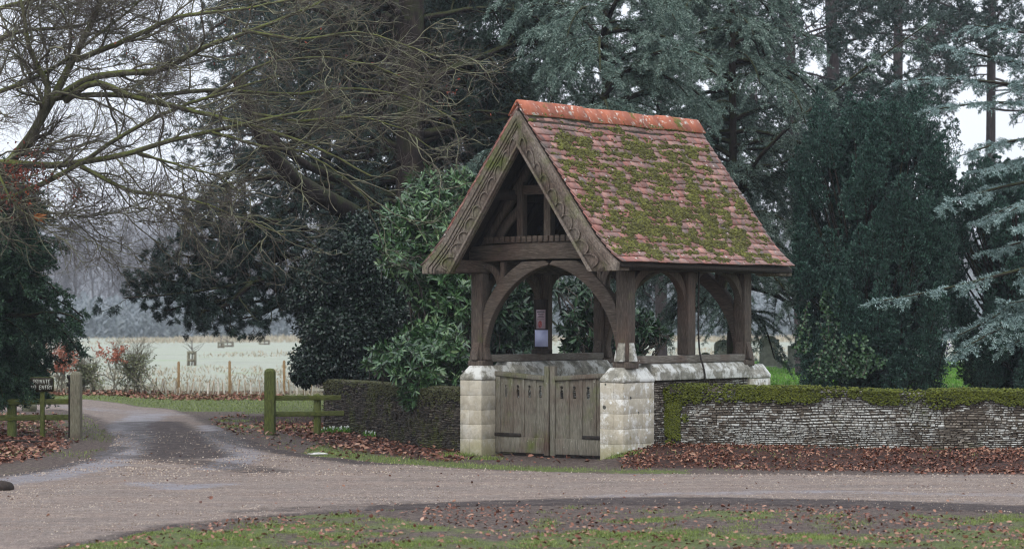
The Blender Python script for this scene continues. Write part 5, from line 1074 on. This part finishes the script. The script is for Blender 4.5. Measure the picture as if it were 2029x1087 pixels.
for k, ((px, Y), rel) in enumerate(zip(LBL, REL)):
    Y = Y + 60
    x = (px - 1014.5) / F0 * Y; r = empty('bare_tree', (x, Y, 0), rng.uniform(0, 6)); pr = protos[k % 3]
    for o in pr:
        if (k % 3) not in first: c_ = o
        else: c_ = o.copy(); COL.objects.link(c_)
        c_.parent = r
    first.add(k % 3); s_ = rng.uniform(.8, 1.1); r.scale = (s_ * 1.1, s_ * 1.1, s_); tag(r, 'hazy bare tree in the far wood, ' + rel if k < 26 else 'fainter bare tree set back in the misty far wood left of the holly', 'tree', 'hazy bare trees beyond the field')
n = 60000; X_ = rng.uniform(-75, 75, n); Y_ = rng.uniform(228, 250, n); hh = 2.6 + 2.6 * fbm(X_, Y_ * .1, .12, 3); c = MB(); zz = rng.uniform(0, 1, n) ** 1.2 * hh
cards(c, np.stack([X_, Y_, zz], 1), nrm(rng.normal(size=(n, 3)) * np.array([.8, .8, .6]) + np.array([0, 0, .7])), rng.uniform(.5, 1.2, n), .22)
tag(c.build('underwood', MAT['far_haze_tint']), 'dim band of scrub along the far side of the field', kind='stuff')
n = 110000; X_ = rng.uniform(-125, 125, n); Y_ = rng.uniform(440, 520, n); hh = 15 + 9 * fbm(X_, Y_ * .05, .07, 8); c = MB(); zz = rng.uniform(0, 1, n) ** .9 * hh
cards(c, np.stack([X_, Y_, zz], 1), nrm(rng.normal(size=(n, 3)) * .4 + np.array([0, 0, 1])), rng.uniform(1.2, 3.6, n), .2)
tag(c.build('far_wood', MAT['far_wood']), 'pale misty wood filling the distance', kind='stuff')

# ------------------------------------------------------------------ churchyard
def headstone(px, y0, y1, wpx, Y, label, top='round', lean=0, broad=1):
    x = (px - 1014.5) / F0 * Y; z = float(gz(x, Y)); hw = wpx / F0 * Y / 2; h = EYE - (y0 - HZ) * Y / F0 - z; t = np.linspace(0, math.pi, 11)
    if top == 'round': pr = [(hw, 0), (hw, h - hw * .55)] + [(hw * math.cos(a) * .999, h - hw * .55 + hw * .55 * math.sin(a)) for a in t[1:-1]] + [(-hw, h - hw * .55), (-hw, 0)]
    else: pr = [(hw, 0), (hw, h - hw * .35), (hw * .72, h - hw * .35)] + [(hw * .7 * math.cos(a), h - hw * .35 + hw * .35 * math.sin(a)) for a in t] + [(-hw * .72, h - hw * .35), (-hw, h - hw * .35), (-hw, 0)]
    m = MB(); A = [p for p in pr]; B = [(p[0] * .2, 0 if p[1] < .01 else p[1] * .6) for p in pr]; n = len(pr)
    v = [(p[0], -.045, p[1]) for p in pr] + [(p[0], .045, p[1]) for p in pr] + [(0, -.045, h * .4), (0, .045, h * .4)]
    m.add2(v, [[[i, n + i, n + i + 1, i + 1] for i in range(n - 1)], [[2 * n, i + 1, i] for i in range(n - 1)] + [[2 * n, 0, n - 1], [2 * n + 1, 2 * n - 1, n]] + [[2 * n + 1, n + i, n + i + 1] for i in range(n - 1)]])
    o = m.build('headstone', MAT['grave'], loc=(x, Y, z - .02)); o.rotation_euler = (0, lean, R(rng.uniform(-18, 8))); tag(o, label, 'headstone')
    b = MB(); box(b, -hw * 1.15, hw * 1.15, -.1, .1, -.05, .07); b.build('base', MAT['grave'], o, bevel=.01)
mm = NM('old_headstone'); nn_ = mm.noise(4, 7, .7); mm.bump(nn_, .5, .02); cc = mm.ramp(nn_, [(.3, '#3f433b'), (.55, '#62665c'), (.72, '#868a80')]); MAT['grave'] = mm.out(cc, .95)
headstone(1434, 671, 722, 38, 58, 'round topped headstone seen in the second bay above the side coping')
headstone(1523, 663, 722, 38, 64, 'tall shouldered headstone on the grass just right of the lychgate', 'sh', R(1.5))
headstone(1581, 676, 722, 40, 62, 'broad dark headstone between the tall one and the yew', 'sh')
headstone(1398, 696, 722, 18, 60, 'small low headstone nearest the middle post of the side bay')
headstone(1546, 702, 722, 9, 62, 'little narrow headstone beside the tall shouldered one')
headstone(1624, 692, 722, 18, 66, 'pale small headstone close to the left flank of the yew', 'round', R(-3))
headstone(1486, 688, 722, 12, 67, 'small headstone right behind the rear post of the lychgate')
# ivy on the yew
x = (1660 - 1014.5) / F0 * 37.7; base = (x, 37.7, .37); r = tree('ivy_plant', 'pale leaved ivy climbing the lower left of the round topped yew', 'climber', base)
pt, d = shell([lobe(1650, 600, 38.1, 26, 40, .2), lobe(1690, 690, 37.8, 38, 32, .2), lobe(1675, 735, 37.8, 28, 18, .2), lobe(1715, 715, 37.8, 36, 20, .2)], 1050, .7, .5); c = MB()
leaves(c, pt, nrm(rng.normal(size=d.shape) + np.array([0, -.3, -.5])), nrm(np.array([-.2, -1, .5]) + rng.normal(size=d.shape) * .5), rng.uniform(.035, .06, len(pt)), .042, .1)
m = MB()
for (a, b_, c_, d_) in ((1640, 620, 1598, 745), (1625, 640, 1640, 740), (1660, 640, 1690, 750), (1600, 600, 1575, 700), (1650, 700, 1612, 755)):
    q = resample([W(a, b_, 37.6), W(a - 8 + rng.normal() * 8, (b_ + d_) / 2, 37.5), W(c_, d_ - 8, 37.45), W(c_ + 22, d_ - 2, 37.45), W(c_ + 30, d_ - 50, 37.5)], 24); tubes(m, q, np.full(24, .006), 4)
    C = np.repeat(q, 6, 0) + rng.normal(size=(144, 3)) * .03; leaves(c, C, nrm(rng.normal(size=C.shape) + np.array([0, 0, -.6])), nrm(np.array([0, -1, .3]) + rng.normal(size=C.shape) * .6), .05, .04, .1)
place(m, base).build('strands', MAT['twig_brown'], r); place(c, base).build('foliage', MAT['ivy'], r)
# posy of purple flowers between the yews
x = (1868 - 1014.5) / F0 * 60; z = float(gz(x, 60)); r = empty('flower_posy', (x, 60, z)); tag(r, 'purple and white flowers standing between the two yews', 'flowers')
m = MB(); blobs(m, rng.normal(size=(26, 3)) * .09 + np.array([0, 0, .62]), np.full((26, 3), .035)); mm = NM('purple_petals'); m.build('petals', mm.out(mm.ramp(mm.island(), [(0, '#8a6fae'), (.6, '#b59ccf'), (1, '#e6dfee')]), .7), r)
m = MB(); q = rng.normal(size=(14, 3)) * .06; tubes(m, np.stack([q * .2 + np.array([0, 0, 0.]), q + np.array([0, 0, .6])], 1), np.full((14, 2), .006), 3); m.build('stalks', MAT['ivy'], r)
# snowdrops
mm = NM('snowdrop_petals'); MAT['petal'] = mm.out(mm.ramp(mm.noise(9), [(.3, '#c9cfc6'), (.7, '#e8ece6')]), .6)
for px, py, n, lab in ((655, 858, 24, 'snowdrop clump nearest the green fence post'), (693, 857, 34, 'widest snowdrop clump at the foot of the dark wall'), (739, 866, 14, 'small snowdrop clump furthest right along the dark wall')):
    x, y, z = pb_(px, py); r = empty('snowdrops', (x, y, z)); tag(r, lab, 'snowdrops'); q = rng.normal(size=(n, 3)) * np.array([.08, .05, 0]); q[:, 2] = rng.uniform(.05, .10, n)
    [(lambda m: (blobs(m, q[i:i + 1], np.array([[.010, .010, .014]])), m.build('flower', MAT['petal'], r)))(MB()) for i in range(n)]
    m = MB(); b = rng.normal(size=(n * 6, 3)) * np.array([.09, .06, 0]); cards(m, b, nrm(rng.normal(size=b.shape) * .3 + np.array([0, 0, 1])), .10, .010); m.build('blades', MAT['grass_bright'], r)['kind'] = 'stuff'

# ------------------------------------------------------------------ grass and leaves
def scatter(n, x0, x1, y0, y1, wfun):
    x = rng.uniform(x0, x1, n); y = rng.uniform(y0, y1, n); k = rng.random(n) < wfun(x, y); return x[k], y[k]
def blades(mb, x, y, h, wd, lean=.45):
    z = gz(x, y); n = len(x); cards(mb, np.stack([x, y, z - .004], 1), nrm(rng.normal(size=(n, 3)) * lean + np.array([0, 0, 1])), rng.uniform(*h, n) * rng.uniform(.5, 1, n), wd, .3)
sd_ = lambda x, y: drive_sd(x, y)
c = MB()
x, y = scatter(330000, -4.4, 4.8, 15.6, 21, lambda x, y: zones(x, y)[0] * (sd_(x, y) < -.02) * sstep(.46, .66, fbm(x, y, 3.2, 120, 4)) * 1.0); blades(c, x, y, (.015, .045), .0045)
x, y = scatter(60000, -4.0, 5.2, 25, 34, lambda x, y: zones(x, y)[0] * (sd_(x, y) < -.02) * .8); blades(c, x, y, (.02, .06), .006)
x, y = scatter(40000, -10, -4.6, 27, 40, lambda x, y: zones(x, y)[0] * (sd_(x, y) < -.02)); blades(c, x, y, (.02, .07), .008)
x, y = scatter(26000, -13, 1, 34, 52, lambda x, y: zones(x, y)[0] * (sd_(x, y) < -.05)); blades(c, x, y, (.03, .07), .014)
# weeds by the right pier and wall foot
for (px, py, n, s_) in ((1262, 905, 1500, .13), (1285, 895, 1200, .12), (1560, 897, 200, .05), (1800, 890, 260, .06), (1960, 893, 300, .07), (1235, 915, 500, .1), (905, 903, 700, .12), (960, 910, 400, .1)):
    X0, Y0 = G(px, py); q = rng.normal(size=(n, 2)) * s_; blades(c, X0 + q[:, 0], Y0 + q[:, 1] * .6, (.03, .09), .008, .6)
tag(c.build('grass', MAT['grass']), 'short patchy green grass along both sides of the drive', kind='stuff')
c = MB(); x, y = scatter(110000, 3, 18, 30, 76, lambda x, y: ((x - WA[0]) * wn_[0] + (y - WA[1]) * wn_[1] > .5) * (x - 1.9 > .07 * (y - 27.45))); blades(c, x, y, (.04, .10), .022)
tag(c.build('lawn_grass', MAT['grass_bright']), 'bright churchyard lawn behind the flint wall', kind='stuff')
c = MB(); n = 15000; x = rng.uniform(-14, 3, n); y = rng.uniform(50.8, 56.5, n); hv = fbm(x, y, .8, 140, 3); k = hv > .38; x, y = x[k], y[k]; blades(c, x, y, (.06, .24), .012, .6)
n = 26000; y = 56 + 172 * rng.random(n) ** 1.3; x = rng.uniform(-.27, .12, n) * y; k = fbm(x, y * .4, .12, 145, 4) > .5; x, y = x[k], y[k]; cards(c, np.stack([x, y, .06 + 0 * x], 1), nrm(rng.normal(size=(len(x), 3)) * .5 + np.array([0, 0, 1])), rng.uniform(.1, .25, len(x)) * (y / 110) ** .5, .05 * (y / 100))
tag(c.build('tall_grass', MAT['grass_dry']), 'pale dry tall grass along the field edge', kind='stuff')
c = MB(); n = 15000; x = rng.uniform(-30, 30, n); y = rng.uniform(170, 226, n); blades(c, x, y, (.3, .8), .12, .3)
tag(c.build('rough_grass', MAT['grass_dry']), 'pale rough grass across the far end of the field', kind='stuff')
c = MB()
def litter(n, x0, x1, y0, y1, wf, sz=(.035, .07)):
    x, y = scatter(n, x0, x1, y0, y1, wf); z = gz(x, y) + rng.uniform(.004, .03, len(x)); n = len(x)
    D = nrm(rng.normal(size=(n, 3)) * np.array([1, 1, .35])); Nn = nrm(rng.normal(size=(n, 3)) * .45 + np.array([0, 0, 1])); L = rng.uniform(*sz, n); leaves(c, np.stack([x, y, z], 1), D, Nn, L, L * rng.uniform(.5, .75, n), rng.uniform(.0, .3), .25)
litter(19000, 1.2, 8, 23.8, 28, lambda x, y: zones(x, y)[1] * (sd_(x, y) < .1) * (.15 + .85 * sstep(.40, .56, fbm(x, y, 2.6, 130, 4))), (.022, .055))
litter(9000, -6, 1, 26.5, 37, lambda x, y: zones(x, y)[1] * (sd_(x, y) < 0), (.04, .075))
litter(16000, -12, -4.5, 25, 40, lambda x, y: zones(x, y)[1] * (sd_(x, y) < -.05), (.04, .08))
litter(9500, -4, 5, 15.6, 21, lambda x, y: (.25 + .6 * sstep(.42, .6, fbm(x, y, 1.2, 50))) * (sd_(x, y) < 0), (.018, .046))
litter(5000, -14, -5, 48, 53, lambda x, y: .8 + 0 * x, (.06, .10)); litter(420, -6, 7, 17, 30, lambda x, y: 1. * (sd_(x, y) > 0), (.02, .045))
tag(c.build('fallen_leaves', MAT['leaf_dead']), 'drifts of curled brown leaves on the verges', kind='stuff')

c = MB(); x, y = scatter(80000, -8, 6.5, 16, 34, lambda x, y: (sd_(x, y) > .03) * (.25 + .75 * sstep(.42, .6, fbm(x, y, 1.4, 150, 4))) * (1 - .72 * np.clip(mudf(x, y), 0, 1))); n = len(x); z = gz(x, y) + .012; r_ = rng.uniform(.004, .011, n) * (1 + .6 * (y > 24))
s5 = np.array([[-1, -.8, -.6], [1, -.9, -.6], [.9, .9, -.6], [-.9, 1, -.6], [.1, 0, .75]]); v = np.stack([x, y, z], 1)[:, None] + r_[:, None, None] * s5[None] * rng.uniform(.6, 1.4, (n, 5, 1)); i = (np.arange(n) * 5)[:, None, None]
c.add(v.reshape(-1, 3), (i + np.array([[0, 1, 4], [1, 2, 4], [2, 3, 4], [3, 0, 4]])[None]).reshape(-1, 3))
MAT['gravel'] = leafmat('loose_gravel', ['#352c28', '#65554a', '#857467', '#ab9d8d', '#726e6c'], .8); tag(c.build('gravel', MAT['gravel']), 'loose pea gravel scattered over the drive', kind='stuff')
# ------------------------------------------------------------------ haze
hb = MB(); box(hb, -470, 470, -12, 580, -1.6, 19); hm = bpy.data.materials.new('mist'); hm.use_nodes = True; t = hm.node_tree
t.nodes.remove(t.nodes["Principled BSDF"]); pv = t.nodes.new("ShaderNodeVolumePrincipled"); pv.inputs["Color"].default_value = (.80, .88, 1.0, 1); pv.inputs["Density"].default_value = HAZE; pv.inputs["Anisotropy"].default_value = .0
t.links.new(pv.outputs[0], t.nodes["Material Output"].inputs["Volume"]); hz = hb.build('haze', hm); tag(hz, 'thin winter mist', kind='stuff')
